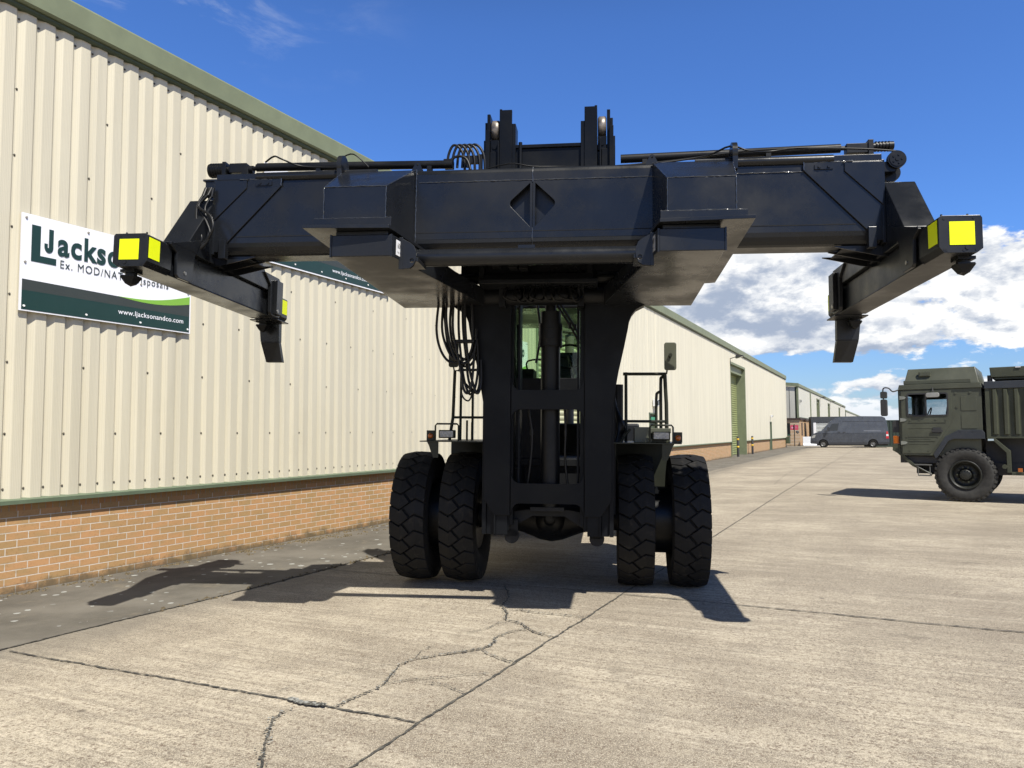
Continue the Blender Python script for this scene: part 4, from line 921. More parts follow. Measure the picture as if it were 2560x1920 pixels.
# ---- mast (machine frame: x right, y back, z up from the ground)
for s in (-1, 1):
    X = lambda a: s*a
    q = MB()
    outer = [(X(.615), .61), (X(.615), 1.80), (X(.64), 1.95), (X(.685), 2.20), (X(.735), 2.42), (X(.772), 2.60), (X(.785), 2.68), (X(.81), 2.74), (X(.85), 2.79), (X(.93), 2.83), (X(.95), 2.95)]
    q.prism(outer[1:]+[(X(.36), 2.95), (X(.36), .80), (X(.515), .80), (X(.60), .93), (X(.615), .97)], 'y', .985, 1.01)
    q.prism(outer[2:]+[(X(.60), 2.95), (X(.60), 1.9)], 'y', 1.01, 1.16)
    q.box((X(.515), .985, .80), (X(.50), 1.0, .61))
    q.build('carriage_plate', MASTP, ROOT, bevel=.003)
    q = MB(); # outer and inner rails
    q.box((X(.595), 1.012, .61), (X(.635), 1.36, 4.62)); q.box((X(.50), 1.012, .61), (X(.515), 1.34, 4.5)); q.box((X(.385), 1.012, .61), (X(.50), 1.03, .80)); q.box((X(.36), 1.25, .8), (X(.655), 1.28, 4.5))
    q.box((X(.52), 1.04, .61), (X(.594), 1.07, 4.4)); q.build('mast_rail', MASTP, ROOT, bevel=.003)
    dx = -.012
    Y = lambda a: s*a+dx
    q = MB(); q.box((Y(.362), 1.04, .65), (Y(.47), 1.07, 4.83)); q.box((Y(.462), 1.04, .65), (Y(.487), 1.32, 4.84)); q.box((Y(.325), 1.05, .7), (Y(.362), 1.25, 4.69)); q.box((X(.28), 1.10, .9), (X(.30), 1.30, 3.0))
    q.build('inner_rail', MASTP, ROOT, bevel=.003)
    q = MB(); q.box((Y(.583), 1.06, 4.1), (Y(.615), 1.3, 4.80)); q.box((Y(.615), 1.10, 4.1), (Y(.642), 1.3, 4.73)); q.box((Y(.64), 1.16, 4.1), (Y(.665), 1.3, 4.57)); q.box((Y(.488), 1.07, 4.0), (Y(.583), 1.12, 4.38)); q.box((Y(.492), 1.055, 4.39), (Y(.58), 1.24, 4.53)); q.cyl((Y(.535), 1.055, 4.46), (Y(.535), 1.047, 4.46), .027, n=18); q.box((Y(.36), 1.2, 4.0), (Y(.64), 1.24, 4.5))
    q.build('roller_bracket', MASTP, ROOT, bevel=.003)
    q = MB(); q.lathe([(-.042, .02), (-.042, .09), (-.030, .108), (.030, .108), (.042, .09), (.042, .02)], (Y(.535), 1.16, 4.655), 'x', 28); q.build('roller', RUST, ROOT)
# cross members with filleted corners
def cross(z0, z1, zu0, zu1, r=.10):
    xi, xo = .262, .352
    def fil(sgn, z, up):   # corner fillet points
        return [(sgn*(xo-.085+.085*math.sin(R(t))), z+(up)*(.115*(1-math.cos(R(t))))) for t in range(0, 91, 15)]
    top = fil(1, z1, 1); bot = fil(1, z0, -1)
    poly = top+bot[::-1]+[(-x, z) for x, z in bot]+[(-x, z) for x, z in top[::-1]]
    q = MB(); q.prism(poly, 'y', .988, 1.016); q.build('cross_member', MASTP, ROOT, bevel=.003)
cross(1.822, 2.012, 0, 0); cross(.915, 1.108, 0, 0)
q = MB(); q.box((-.34, 1.08, 4.05), (.34, 1.12, 4.47)); q.box((-.34, 1.06, 4.44), (.34, 1.14, 4.475)); q.tube([(-.29, 1.07, 4.1), (-.29, 1.07, 4.5)], .02, 8); q.tube([(.35, 1.07, 4.1), (.35, 1.07, 4.53)], .02, 8)
q.build('top_cross_plate', MASTP, ROOT, bevel=.004)
q = MB(); q.cyl((.015, 1.18, .86), (.015, 1.18, 2.45), .095, n=28); q.cyl((.015, 1.18, 2.45), (.015, 1.18, 2.68), .115, n=28); q.cyl((.015, 1.18, 2.68), (.015, 1.18, 2.80), .10, n=24); q.cyl((.015, 1.18, 2.80), (.015, 1.18, 4.1), .055, n=20)
for z in (2.45, 2.52, 2.62): q.lathe([(z, .116), (z+.004, .119), (z+.008, .116)], (.015, 1.18, 0), 'z', 28)
q.build('lift_cylinder', SOOT, ROOT)
q = MB(); q.box((-.17, 1.08, .835), (.16, 1.13, .875)); q.prism([(-.46, .61), (-.46, .80), (-.20, .84), (.20, .84), (.44, .80), (.44, .61), (.34, .66), (.16, .775), (-.16, .775), (-.36, .66)], 'y', 1.2, 1.23); q.build('mast_foot', SOOT, ROOT, bevel=.003)
for (x, pts) in ((0, [(-.20, 1.12, 1.85), (-.16, 1.12, 1.6), (-.17, 1.12, 1.35), (-.20, 1.12, 1.1)]), (0, [(.16, 1.12, 1.85), (.17, 1.12, 1.6), (.165, 1.12, 1.35), (.19, 1.12, 1.1)]), (0, [(-.13, 1.3, 2.9), (-.10, 1.3, 2.6), (-.14, 1.3, 2.3)]), (0, [(.06, 1.25, 2.9), (.20, 1.3, 2.68), (.30, 1.35, 2.5)]), (0, [(.10, 1.25, 2.9), (.25, 1.3, 2.66), (.33, 1.35, 2.5)])):
    q = MB(); q.tube(pts, .012, 8, 5); q.cyl(Vector(pts[1])-Vector((0, 0, .03)), Vector(pts[1])+Vector((0, 0, .03)), .018, n=8); q.build('hose', HOSE, ROOT)
for x, z in ((-.355, .585), (.475, .575)):
    q = MB(); q.cyl((x, 1.12, z), (x, 1.17, z), .072, n=20); q.box((x-.06, 1.12, z), (x+.06, 1.17, z+.16)); q.build('tow_eye', SOOT, ROOT)
# hanging hoses on the left of the mast
hs = [[(-1.05, .88, 2.95), (-1.08, .88, 2.6), (-1.03, .88, 2.38), (-.93, .88, 2.27), (-.80, .88, 2.30), (-.73, .88, 2.40), (-.72, .9, 2.6), (-.74, .9, 2.9)],
      [(-1.01, .9, 2.95), (-1.03, .9, 2.62), (-.98, .9, 2.42), (-.90, .9, 2.30), (-.79, .9, 2.27), (-.70, .9, 2.38), (-.69, .92, 2.6)],
      [(-.97, .86, 2.95), (-.98, .86, 2.7), (-.94, .86, 2.45), (-.87, .86, 2.29), (-.78, .86, 2.26), (-.71, .86, 2.35), (-.68, .88, 2.5)],
      [(-.93, .9, 2.95), (-.95, .9, 2.65), (-.91, .9, 2.42), (-.82, .9, 2.31), (-.74, .9, 2.33), (-.70, .9, 2.45)],
      [(-.90, .84, 2.95), (-.91, .84, 2.6), (-.86, .84, 2.35), (-.82, .84, 2.15), (-.80, .84, 2.02), (-.76, .84, 1.97), (-.72, .84, 2.05), (-.70, .86, 2.35)],
      [(-.86, .88, 2.95), (-.86, .88, 2.6), (-.83, .88, 2.3), (-.80, .88, 2.1), (-.75, .88, 1.97), (-.70, .88, 2.0), (-.67, .9, 2.2), (-.68, .9, 2.5)],
      [(-.83, .9, 2.95), (-.82, .9, 2.6), (-.79, .9, 2.35), (-.76, .9, 2.1), (-.70, .9, 1.98), (-.655, .9, 2.05), (-.65, .92, 2.3)],
      [(-.80, .86, 2.95), (-.79, .86, 2.6), (-.76, .86, 2.3), (-.72, .86, 2.1), (-.67, .86, 1.97), (-.635, .88, 2.06), (-.64, .9, 2.3)],
      [(-.84, .9, 2.02), (-.81, .9, 1.93), (-.76, .9, 1.90), (-.73, .9, 1.95), (-.73, .9, 2.02)],
      [(-1.03, .92, 2.95), (-.99, .92, 2.55), (-.95, .92, 2.38), (-.86, .92, 2.26), (-.76, .92, 2.24), (-.69, .92, 2.33)]]
for p in hs:
    q = MB(); q.tube(p, .0125 if len(p) > 5 else .008, 8, 6); q.build('hose', HOSE, ROOT)
q = MB(); q.box((-.90, .84, 2.46), (-.70, .92, 2.49)); q.build('hose_clamp', SOOT, ROOT)

# ---- tyres
def tyre_mesh(Rr, wd, pitch_n=27, seed=0):
    q = MB(); hw = wd/2
    q.cur = 1
    q.lathe([(-hw*.62, Rr*.52), (-hw*.95, Rr*.62), (-hw*1.03, Rr*.78), (-hw*.99, Rr*.90), (-hw*.93, Rr-.055), (-hw*.6, Rr-.034), (0, Rr-.030), (hw*.6, Rr-.034), (hw*.93, Rr-.055), (hw*.99, Rr*.90), (hw*1.03, Rr*.78), (hw*.95, Rr*.62), (hw*.62, Rr*.52)], (0, 0, 0), 'x', 54)
    q.cur = 0
    dA = 2*math.pi/pitch_n
    def g(u):
        pts = [(0, 0), (.30, -.34), (.74, .40), (1, .16)]
        for i in range(3):
            if u <= pts[i+1][0]: a, b = pts[i], pts[i+1]; return a[1]+(b[1]-a[1])*(u-a[0])/(b[0]-a[0])
        return pts[-1][1]
    def rad(u): e = abs(u-.5)*2; return Rr-.022*e**3
    def pt(u, a, dr=0.0):
        r = rad(u)-dr; x = (u-.5)*wd*.985; return (x, r*math.sin(a), r*math.cos(a))
    gp = .065
    for k in range(pitch_n):
        a0 = k*dA
        for blk in (0, 1):
            top0 = .60; bot0 = .40
            if blk == 0: us_t = [0, .30, top0-.028]; us_b = [0, .30, bot0-.028]
            else: us_t = [top0+.028, .74, 1]; us_b = [bot0+.028, .74, 1]
            T = [pt(u, a0+(g(u)+gp)*dA) for u in us_t]; Bm = [pt(u, a0+(g(u)+1-gp)*dA) for u in us_b]
            T2 = [pt(u, a0+(g(u)+gp*.5)*dA, .036) for u in us_t]; B2 = [pt(u, a0+(g(u)+1-gp*.5)*dA, .036) for u in us_b]
            vs = T+Bm+T2+B2; fs = [(0, 1, 4, 3), (1, 2, 5, 4), (0, 6, 7, 1), (1, 7, 8, 2), (3, 4, 10, 9), (4, 5, 11, 10), (2, 8, 11, 5), (0, 3, 9, 6)]
            q.add(vs, fs)
            # shoulder lug
            ue = 0 if blk == 0 else 1; sg = -1 if blk == 0 else 1
            ea = a0+(g(ue)+gp)*dA; eb = a0+(g(ue)+1-gp)*dA; x1 = sg*hw*1.015
            def sp(a, r, x): return (x, r*math.sin(a), r*math.cos(a))
            r1 = rad(ue); xs = (ue-.5)*wd*.985
            v = [sp(ea, r1, xs), sp(eb, r1, xs), sp(eb, r1-.075, x1), sp(ea, r1-.075, x1), sp(ea, r1-.075, xs*.9), sp(eb, r1-.075, xs*.9)]
            q.add(v, [(0, 1, 2, 3), (0, 3, 4), (1, 5, 2), (3, 2, 5, 4)])
    return q
def wheel(x, y, Rr, wd, name='wheel', flip=1):
    r = empty(name, (x, y, Rr)); r.parent = ROOT
    t = tyre_mesh(Rr, wd).build('tyre', [TYRE, TYRED], r, bevel=.004); t.rotation_euler = (random.uniform(0, 6), 0, 0)
    q = MB(); h = wd*.31; R2 = Rr*.52
    q.lathe([(-h, R2+.004), (-h-.02, R2-.01), (-h, R2-.03), (-h*.3, R2-.05), (-h*.25, .16), (-h*.9, .15), (-h*.9, .0)], (0, 0, 0), 'x', 36); q.lathe([(h, R2+.004), (h+.02, R2-.01), (h, R2-.03), (h*.3, R2-.05), (h*.25, .16), (h*.9, .15), (h*.9, .0)], (0, 0, 0), 'x', 36)
    q.build('rim', OLIVEB, r); return r
for x in (-1.455, -.945, .865, 1.405): wheel(x, 1.93, .69, .362)
for a, b_ in ((-1.6, -.80), (.72, 1.55)):
    q = MB(); q.cyl((a, 1.93, .69), (b_, 1.93, .69), .345, n=30); q.build('wheel_hub', SOOT, ROOT)
for x in (-1.2, 1.15): wheel(x, 5.9, .66, .38)
# ---- axle, chassis, body
q = MB(); q.cyl((-1.6, 1.93, .69), (1.55, 1.93, .69), .13, n=20); q.lathe([(-.5, .12), (-.3, .17), (-.12, .24), (0, .26), (.12, .24), (.3, .17), (.5, .12)], (-.02, 1.93, .69), 'x', 28); q.lathe([(-.30, .06), (-.28, .12), (-.2, .17), (0, .2)], (-.02, 1.93, .69), 'y', 24)
q.prism(rrect(-.05, .68, .01, .80, .028), 'y', 1.57, 1.60); q.build('axle', SOOT, ROOT)
q = MB()
for s in (-1, 1): q.box((s*.36, 1.4, .80), (s*.44, 6.6, 1.22))
q.box((-.36, 2.4, .78), (.36, 2.5, 1.2)); q.box((-.36, 4.4, .78), (.36, 4.5, 1.2)); q.box((-.66, 2.3, 1.22), (.66, 4.2, 1.30)); q.box((-.62, 2.35, .75), (.62, 3.0, 1.22)); q.build('chassis', SOOT, ROOT, bevel=.005)
for s in (-1, 1):
    q = MB(); q.box((s*.66, 2.75, .62), (s*1.2, 4.05, 1.46)); q.build('shade_box', SOOT, ROOT, bevel=.03)  # side boxes added to shade the ground under the machine
q = MB(); q.box((-.75, 4.15, 1.23), (.75, 6.3, 1.72)); q.build('engine_cover', OLIVEB, ROOT, bevel=.03)
q = MB(); q.prism([(6.3, .7), (6.9, .75), (7.0, 1.1), (6.9, 1.75), (6.3, 1.75)], 'x', -1.1, 1.1); q.build('counterweight', NAVY, ROOT, bevel=.03)
q = MB(); q.cyl((.04, 4.6, 1.7), (.04, 4.6, 3.0), .065, n=18); q.cyl((.04, 4.6, 3.03), (.04, 4.6, 3.055), .10, n=18); q.cyl((.04, 4.6, 3.0), (.04, 4.6, 3.03), .02, n=8); q.build('exhaust', simple('exhaust_rusty', (.12, .11, .09), .7), ROOT)
q = MB(); q.box((.62, 2.2, 1.5), (.72, 3.9, 2.05)); q.cyl((.68, 1.6, 1.5), (.68, 1.6, 2.1), .06, n=14)
for i in range(6): q.tube([(.66, 1.3+.05*i, 1.5), (.69+.01*i, 1.35, 1.65), (.66, 1.4, 1.85), (.62, 1.5, 2.05)], .018, 8, 4)
q.build('side_pipework', SOOT, ROOT)
# cab
cab = empty('cab', (0, 0, 0)); cab.parent = ROOT
y0, y1, xa, xb = 2.35, 3.95, -.62, .55
q = MB()
for x in (xa, xb):
    for y in (y0, y1): q.box((x-.035, y-.035, 1.3), (x+.035, y+.035, 3.02))
q.box((xa-.03, y0-.02, 1.95), (xb+.03, y0+.03, 2.22)); q.box((xa-.03, y1-.03, 1.95), (xb+.03, y1+.02, 2.12)); q.box((xa-.03, y0, 1.3), (xa, y1, 2.1)); q.box((xb, y0, 1.3), (xb+.03, y1, 2.1)); q.box((xa, y0, 1.93), (xb, y1, 1.95)); q.box((xa, y0, 1.3), (-.08, y0+.03, 1.95))
q.build('frame', SOOT, cab, bevel=.005)
q = MB(); q.box((xa-.06, y0-.06, 3.02), (xb+.06, y1+.06, 3.14)); q.build('roof', NAVY, cab, bevel=.02)
for nm, a, b_ in (('front', (xa+.04, y0-.004, 2.22), (xb-.04, y0+.004, 3.02)), ('rear', (xa+.04, y1-.004, 2.12), (xb-.04, y1+.004, 3.02)), ('left', (xa-.004, y0+.04, 2.1), (xa+.004, y1-.04, 3.02)), ('right', (xb-.004, y0+.04, 2.1), (xb+.004, y1-.04, 3.02))):
    q = MB(); q.box(a, b_); q.build('window', GLASSG, cab)
q = MB(); n = 24; pts = [(.12+.19*math.cos(2*math.pi*i/n), 2.85+.10*math.sin(2*math.pi*i/n), 2.52+.15*math.sin(2*math.pi*i/n)) for i in range(n+1)]
q.tube(pts, .014, 8); q.tube([(.12, 2.85, 2.52), (.20, 2.74, 2.3), (.14, 2.66, 2.0)], .022, 8); q.tube([(-.05, 2.85, 2.5), (.12, 2.87, 2.5), (.30, 2.85, 2.5)], .010, 6); q.tube([(.12, 2.87, 2.5), (.12, 2.78, 2.38)], .010, 6); q.build('steering_wheel', SOOT, cab)
q = MB(); q.box((-.16, 3.2, 2.05), (.36, 3.68, 2.18)); q.hexa([(-.14, 3.62, 2.18), (.34, 3.62, 2.18), (.34, 3.76, 2.18), (-.14, 3.76, 2.18), (-.10, 3.74, 2.66), (.30, 3.74, 2.66), (.30, 3.84, 2.66), (-.10, 3.84, 2.66)]); q.build('seat', SEATM, cab, bevel=.03)
q = MB(); q.box((-.50, 2.5, 1.96), (-.28, 2.9, 2.34)); q.tube([(-.36, 2.6, 2.33), (-.36, 2.6, 2.44), (-.15, 2.6, 2.45), (-.13, 2.6, 2.33)], .012, 6, 3); q.build('control_console', SOOT, cab, bevel=.015)
# fenders, lamps, railings, mirrors
for s in (-1, 1):
    X = lambda a: s*a
    f = MB(); f.box((X(.63), 1.10, 1.497), (X(1.285), 2.75, 1.508)); f.prism([(X(1.10), 1.4965), (X(1.215), 1.4965), (X(1.195), 1.46), (X(1.175), 1.40), (X(1.15), 1.34), (X(1.10), 1.34)], 'y', 1.12, 1.135)
    f.box((X(.63), 2.68, .75), (X(1.285), 2.70, 1.496)); f.box((X(.64), 1.3, 1.36), (X(.66), 2.6, 1.496)); f = f.build('fender', OLIVEB, ROOT)
    a0, b0 = (.945, 1.105) if s < 0 else (1.01, 1.18)
    q = MB(); q.box((X(a0), 1.15, 1.535), (X(b0), 1.24, 1.617)); hl = q.build('headlight', OLIVEB, ROOT, bevel=.008)
    q = MB(); q.box((X(a0+.012), 1.143, 1.545), (X(b0-.012), 1.1495, 1.607)); q.build('lens', GLASSW, hl, bevel=.004)
    c0, c1 = (.90, 1.135) if s < 0 else (.985, 1.205)
    q = MB(); q.tube([(X(c0), 1.14, 1.508), (X(c0), 1.14, 1.66), (X(c0)+s*.015, 1.14, 1.678), (X(c1)-s*.015, 1.14, 1.678), (X(c1), 1.14, 1.66), (X(c1), 1.14, 1.508)], .009, 8); q.build('lamp_guard', OLIVEB, ROOT)
    d0 = 1.15 if s < 0 else 1.215
    q = MB(); q.box((X(d0), 1.16, 1.509), (X(d0+.08), 1.25, 1.612)); ind = q.build('indicator', OLIVEB, ROOT, bevel=.004)
    q = MB(); q.lathe([(0, .028), (-.012, .024), (-.02, .012), (-.022, .0)], (X(d0+.04), 1.1595, 1.556), 'y', 16); q.build('lens', AMBER, ind)
if True:
    # left steps and rail
    q = MB()
    q.tube([(-1.065, 1.5, 1.51), (-1.03, 1.5, 1.75), (-1.015, 1.5, 2.24), (-.93, 1.52, 2.24)], .017, 8); q.tube([(-1.04, 1.5, 1.75), (-.66, 1.5, 1.75)], .013, 8); q.tube([(-.95, 1.5, 1.51), (-.95, 1.52, 2.22), (-.98, 1.52, 2.25), (-.64, 1.52, 2.25)], .014, 8)
    q.tube([(-.822, 1.5, 1.51), (-.822, 1.5, 2.0), (-.86, 1.5, 2.06), (-.90, 1.5, 2.1)], .013, 8); q.tube([(-.88, 1.5, 1.51), (-.88, 1.5, 1.72)], .011, 8); q.tube([(-.845, 1.6, 1.51), (-.845, 1.6, 1.7)], .011, 8); q.build('railing', OLIVEB, ROOT)
    q = MB(); q.tube([(1.175, 1.5, 1.51), (1.17, 1.5, 1.9), (1.155, 1.5, 2.205)], .019, 8); q.tube([(.735, 1.5, 2.203), (1.165, 1.5, 2.203)], .016, 8); q.tube([(.765, 1.5, 1.51), (.765, 1.5, 2.22)], .016, 8); q.tube([(.735, 1.5, 1.72), (1.175, 1.5, 1.72)], .014, 8)
    q.tube([(1.12, 1.55, 1.51), (1.118, 1.55, 2.1), (1.13, 1.55, 2.17), (1.16, 1.52, 2.19)], .016, 8, 3); q.tube([(1.07, 1.5, 1.51), (1.07, 1.5, 1.95), (1.085, 1.5, 2.01), (1.105, 1.5, 2.02)], .014, 8, 3); q.tube([(1.105, 1.5, 2.0), (1.11, 1.5, 1.95), (1.09, 1.5, 1.93)], .006, 6, 3)
    q.tube([(.70, 1.3, 1.51), (.80, 1.3, 1.64)], .012, 8); q.build('railing', OLIVEB, ROOT)
    q = MB(); q.box((.84, 1.22, 1.509), (1.0, 1.5, 1.66)); q.cyl((.935, 1.219, 1.54), (.935, 1.21, 1.54), .017, n=12); q.cyl((.985, 1.215, 1.535), (.985, 1.16, 1.53), .022, n=12); q.box((.985, 1.2, 1.60), (1.19, 1.5, 1.65)); q.box((.985, 1.3, 1.509), (1.19, 1.5, 1.60)); q.build('toolbox', ARMY, ROOT, bevel=.004)
    for (x0, x1, za, zb2, arm) in ((1.145, 1.265, 2.235, 2.515, [(1.17, 1.46, 2.20), (1.185, 1.43, 2.3), (1.205, 1.40, 2.385)]), (-1.065, -.965, 2.27, 2.53, [(-1.015, 1.46, 2.24), (-1.02, 1.43, 2.3), (-1.01, 1.40, 2.4)])):
        q = MB(); q.prism(rrect(x0, za, x1, zb2, .022), 'y', 1.405, 1.435); mr = q.build('mirror', ARMY if x0 > 0 else OLIVEB, ROOT, bevel=.006)
        q = MB(); q.prism(rrect(x0+.008, za+.008, x1-.008, zb2-.008, .018), 'y', 1.436, 1.439); q.build('mirror_glass', CHROME, mr)
        q = MB(); q.tube(arm, .008, 8, 3); q.cyl((arm[-1][0], 1.40, arm[-1][2]), (arm[-1][0], 1.375, arm[-1][2]), .018, n=10); q.build('mirror_arm', OLIVEB, mr)

# ================================================================== ARMY TRUCK
TR = empty('army_truck', (10.06, 17.18, 0), math.atan2(-.572, .82))
tag(TR, 'olive green army lorry parked on the right, cab facing left', 'truck')
def truck_wheel(x, y, out=-1):
    r = empty('wheel', (x, y, .60)); r.parent = TR
    q = MB(); hw = .16
    q.lathe([(-hw*.75, .32), (-hw, .40), (-hw*1.06, .50), (-hw*.95, .57), (-hw*.7, .60), (hw*.7, .60), (hw*.95, .57), (hw*1.06, .50), (hw, .40), (hw*.75, .32)], (0, 0, 0), 'y', 48)
    for k in range(34):
        a = 2*math.pi*k/34
        for sg in (-1, 1):
            c, s_ = math.cos(a+sg*.04), math.sin(a+sg*.04)
            def P(y, r_, da): return (r_*math.cos(a+sg*.045+da), y, r_*math.sin(a+sg*.045+da))
            ww = .055
            q.hexa([P(sg*.02, .585, -ww), P(sg*hw*1.02, .56, -ww), P(sg*hw*1.02, .56, ww), P(sg*.02, .585, ww), P(sg*.02, .618, -ww*.9), P(sg*hw*.94, .612, -ww*.9), P(sg*hw*.94, .612, ww*.9), P(sg*.02, .618, ww*.9)])
    q.build('tyre', simple('tyre_dusty', (.030, .029, .026), .8, var=.3, vscale=12) if 'tyre_dusty' not in MATS else MATS['tyre_dusty'], r)
    q = MB(); q.lathe([(-.13, .325), (-.16, .31), (-.13, .285), (-.11, .27), (-.0, .25), (-.0, .14), (-.05, .12), (-.12, .115), (-.13, .09), (-.13, .0)], (0, 0, 0), 'y', 32)
    for k in range(10): a = 2*math.pi*k/10; q.cyl((.19*math.cos(a), .0, .19*math.sin(a)), (.19*math.cos(a), -.05, .19*math.sin(a)), .018, n=8)
    for k in range(12): a = 2*math.pi*k/12; q.cyl((.10*math.cos(a), -.11, .10*math.sin(a)), (.10*math.cos(a), -.14, .10*math.sin(a)), .012, n=6)
    q2 = MB()
    for k in range(10): a = 2*math.pi*k/10; q2.cyl((.165*math.cos(a), -.0, .165*math.sin(a)), (.165*math.cos(a), -.075, .165*math.sin(a)), .019, n=8)
    q2.build('wheel_nut', ARMYD, r)
    o = q.build('rim', simple('rim_dark', (.014, .015, .011), .5, var=.4, vscale=20) if 'rim_dark' not in MATS else MATS['rim_dark'], r)
    if out > 0: r.rotation_euler = (0, 0, math.pi)
    return r
for x in (0, 4.3, 5.7):
    for y, o_ in ((.17, -1), (2.25, 1)): truck_wheel(x, y, o_)
# cab shell: side walls with window openings
side = [(-1.26, 1.10), (-1.26, 2.53), (.375, 2.53), (.375, 1.40), (-.19, 1.40), (-.33, 1.52-.16), (-.60, 1.02), (-1.24, 1.02)]
win = rrect(-1.13, 1.91, -.26, 2.46, .05)
cb = MB()
cb.plate([side, win], 'y', 0, .05); cb.plate([side, rrect(-1.02, 1.98, -.42, 2.38, .05)], 'y', 2.38, 2.43)
cb.plate([[(.05, 1.02), (2.38, 1.02), (2.38, 2.53), (.05, 2.53)], rrect(.22, 1.80, 2.2, 2.44, .05)], 'x', -1.30, -1.25)
cb.box((.33, .05, 1.4), (.374, 2.38, 2.53)); cb.box((-1.25, .05, 1.02), (.33, 2.38, 1.08)); cb.box((-1.25, .06, 1.08), (-.95, 2.37, 1.75)); cb.box((-.9, .06, 1.08), (.33, 2.37, 1.45))
cb.prism([(-1.29, 2.532), (-1.26, 2.65), (.36, 2.65), (.395, 2.532)], 'y', -.03, 2.46)
cabo = cb.build('cab_body', ARMY, TR, bevel=.008)
q = MB(); q.hexa([(-1.17, .05, 2.652), (.335, .05, 2.652), (.335, 2.38, 2.652), (-1.17, 2.38, 2.652), (-1.09, .20, 3.02), (.26, .20, 3.02), (.26, 2.23, 3.02), (-1.09, 2.23, 3.02)])
q.box((-1.172, .035, 2.655), (.18, .06, 2.75)); q.build('roof_box', ARMY, TR, bevel=.012)
q = MB(); q.lathe([(3.021, .40), (3.05, .38), (3.06, .30), (3.06, 0)], (-.52, 1.2, 0), 'z', 24); q.build('roof_hatch', ARMYD, TR)
q = MB(); q.box((-.86, .085, 2.83), (-.62, .13, 2.945)); q.box((-.84, .07, 2.845), (-.64, .084, 2.93)); q.build('vent_cover', ARMY, TR, bevel=.006)
# door panel on the side
dr = MB(); dr.plate([[(-1.23, 1.075), (-.655, 1.075), (-.205, 1.80), (-.205, 2.50), (-1.23, 2.50)], rrect(-1.10, 1.935, -.285, 2.435, .04)], 'y', -.018, -.002)
for z0, z1, x1 in ((1.64, 1.78, -.33), (1.40, 1.46, -.52), (1.28, 1.36, -.56)):
    dr.box((-1.10, -.026, z1-.012), (x1, -.0185, z1)); dr.box((-1.10, -.023, z0), (x1-.12, -.0185, z0+.01))
for (x, z) in ((-1.05, 1.83), (-.86, 1.84), (-.53, 1.84), (-.33, 1.83), (-1.13, 1.45), (-1.08, 1.14), (-.70, 1.14), (-.50, 1.45)): dr.cyl((x, -.0185, z), (x, -.025, z), .022, n=12)
dro = dr.build('door', ARMY, TR, bevel=.004)
q = MB(); q.box((-.62, -.045, 1.555), (-.40, -.03, 1.60)); q.box((-.60, -.03, 1.53), (-.43, -.0185, 1.66)); q.build('handle', BLACKT, dro)
for z in (2.35, 1.84, 1.31): q = MB(); q.prism([(-1.26, z-.045), (-1.26, z+.045), (-1.16, z+.03), (-1.12, z), (-1.16, z-.03)], 'y', -.032, -.0185); q.build('hinge', simple('hinge_grey', (.22, .23, .2), .45) if 'hinge_grey' not in MATS else MATS['hinge_grey'], dro)
q = MB(); q.plate([rrect(-1.115, 1.92, -.27, 2.45, .05), rrect(-1.085, 1.95, -.30, 2.42, .04)], 'y', -.03, -.001); q.box((-.735, -.028, 1.95), (-.705, -.002, 2.42)); q.box((-.98, -.04, 1.905), (-.75, -.028, 1.94)); wfo = q.build('window_frame', BLACKT, dro)
q = MB(); q.box((-1.09, .014, 1.94), (-.29, .018, 2.43)); q.build('window_pane', GLASSC, wfo)
q = MB(); q.box((-1.10, 2.40, 1.93), (-.28, 2.404, 2.44)); q.box((-1.278, .24, 1.82), (-1.274, 2.18, 2.42)); q.build('window', GLASSC, TR)
q = MB(); q.prism(rrect(-.03, 2.03, .28, 2.35, .03), 'y', -.008, -.001); q.prism(rrect(-.03, 1.63, .28, 1.96, .03), 'y', -.008, -.001)
for (x, z) in ((-.12, 2.43), (.16, 2.44), (-.10, 2.12)): q.cyl((x, -.001, z), (x, -.012, z), .028, n=14)
q.build('side_panel', ARMY, TR, bevel=.003)
q = MB()
for y in (.5, 1.7): q.box((-.75, y-.22, 1.45), (-.30, y+.22, 1.62)); q.hexa([(-.42, y-.2, 1.62), (-.30, y-.2, 1.62), (-.30, y+.2, 1.62), (-.42, y+.2, 1.62), (-.32, y-.15, 2.28), (-.2, y-.15, 2.28), (-.2, y+.15, 2.28), (-.32, y+.15, 2.28)])
q.build('seat', SEATM, TR, bevel=.03)
q = MB(); q.hexa([(-1.24, .1, 1.75), (-.98, .1, 1.75), (-.98, 2.3, 1.75), (-1.24, 2.3, 1.75), (-1.24, .1, 1.92), (-1.1, .1, 1.98), (-1.1, 2.3, 1.98), (-1.24, 2.3, 1.92)]); pts = [(-.88+.07*math.cos(2*math.pi*i/20), 1.75+.22*math.sin(2*math.pi*i/20), 1.95+.20*math.cos(2*math.pi*i/20)) for i in range(21)]; q.tube(pts, .014, 6); q.cyl((-1.1, 1.75, 1.85), (-.88, 1.75, 1.95), .03, n=8); q.build('dashboard', BLACKT, TR)
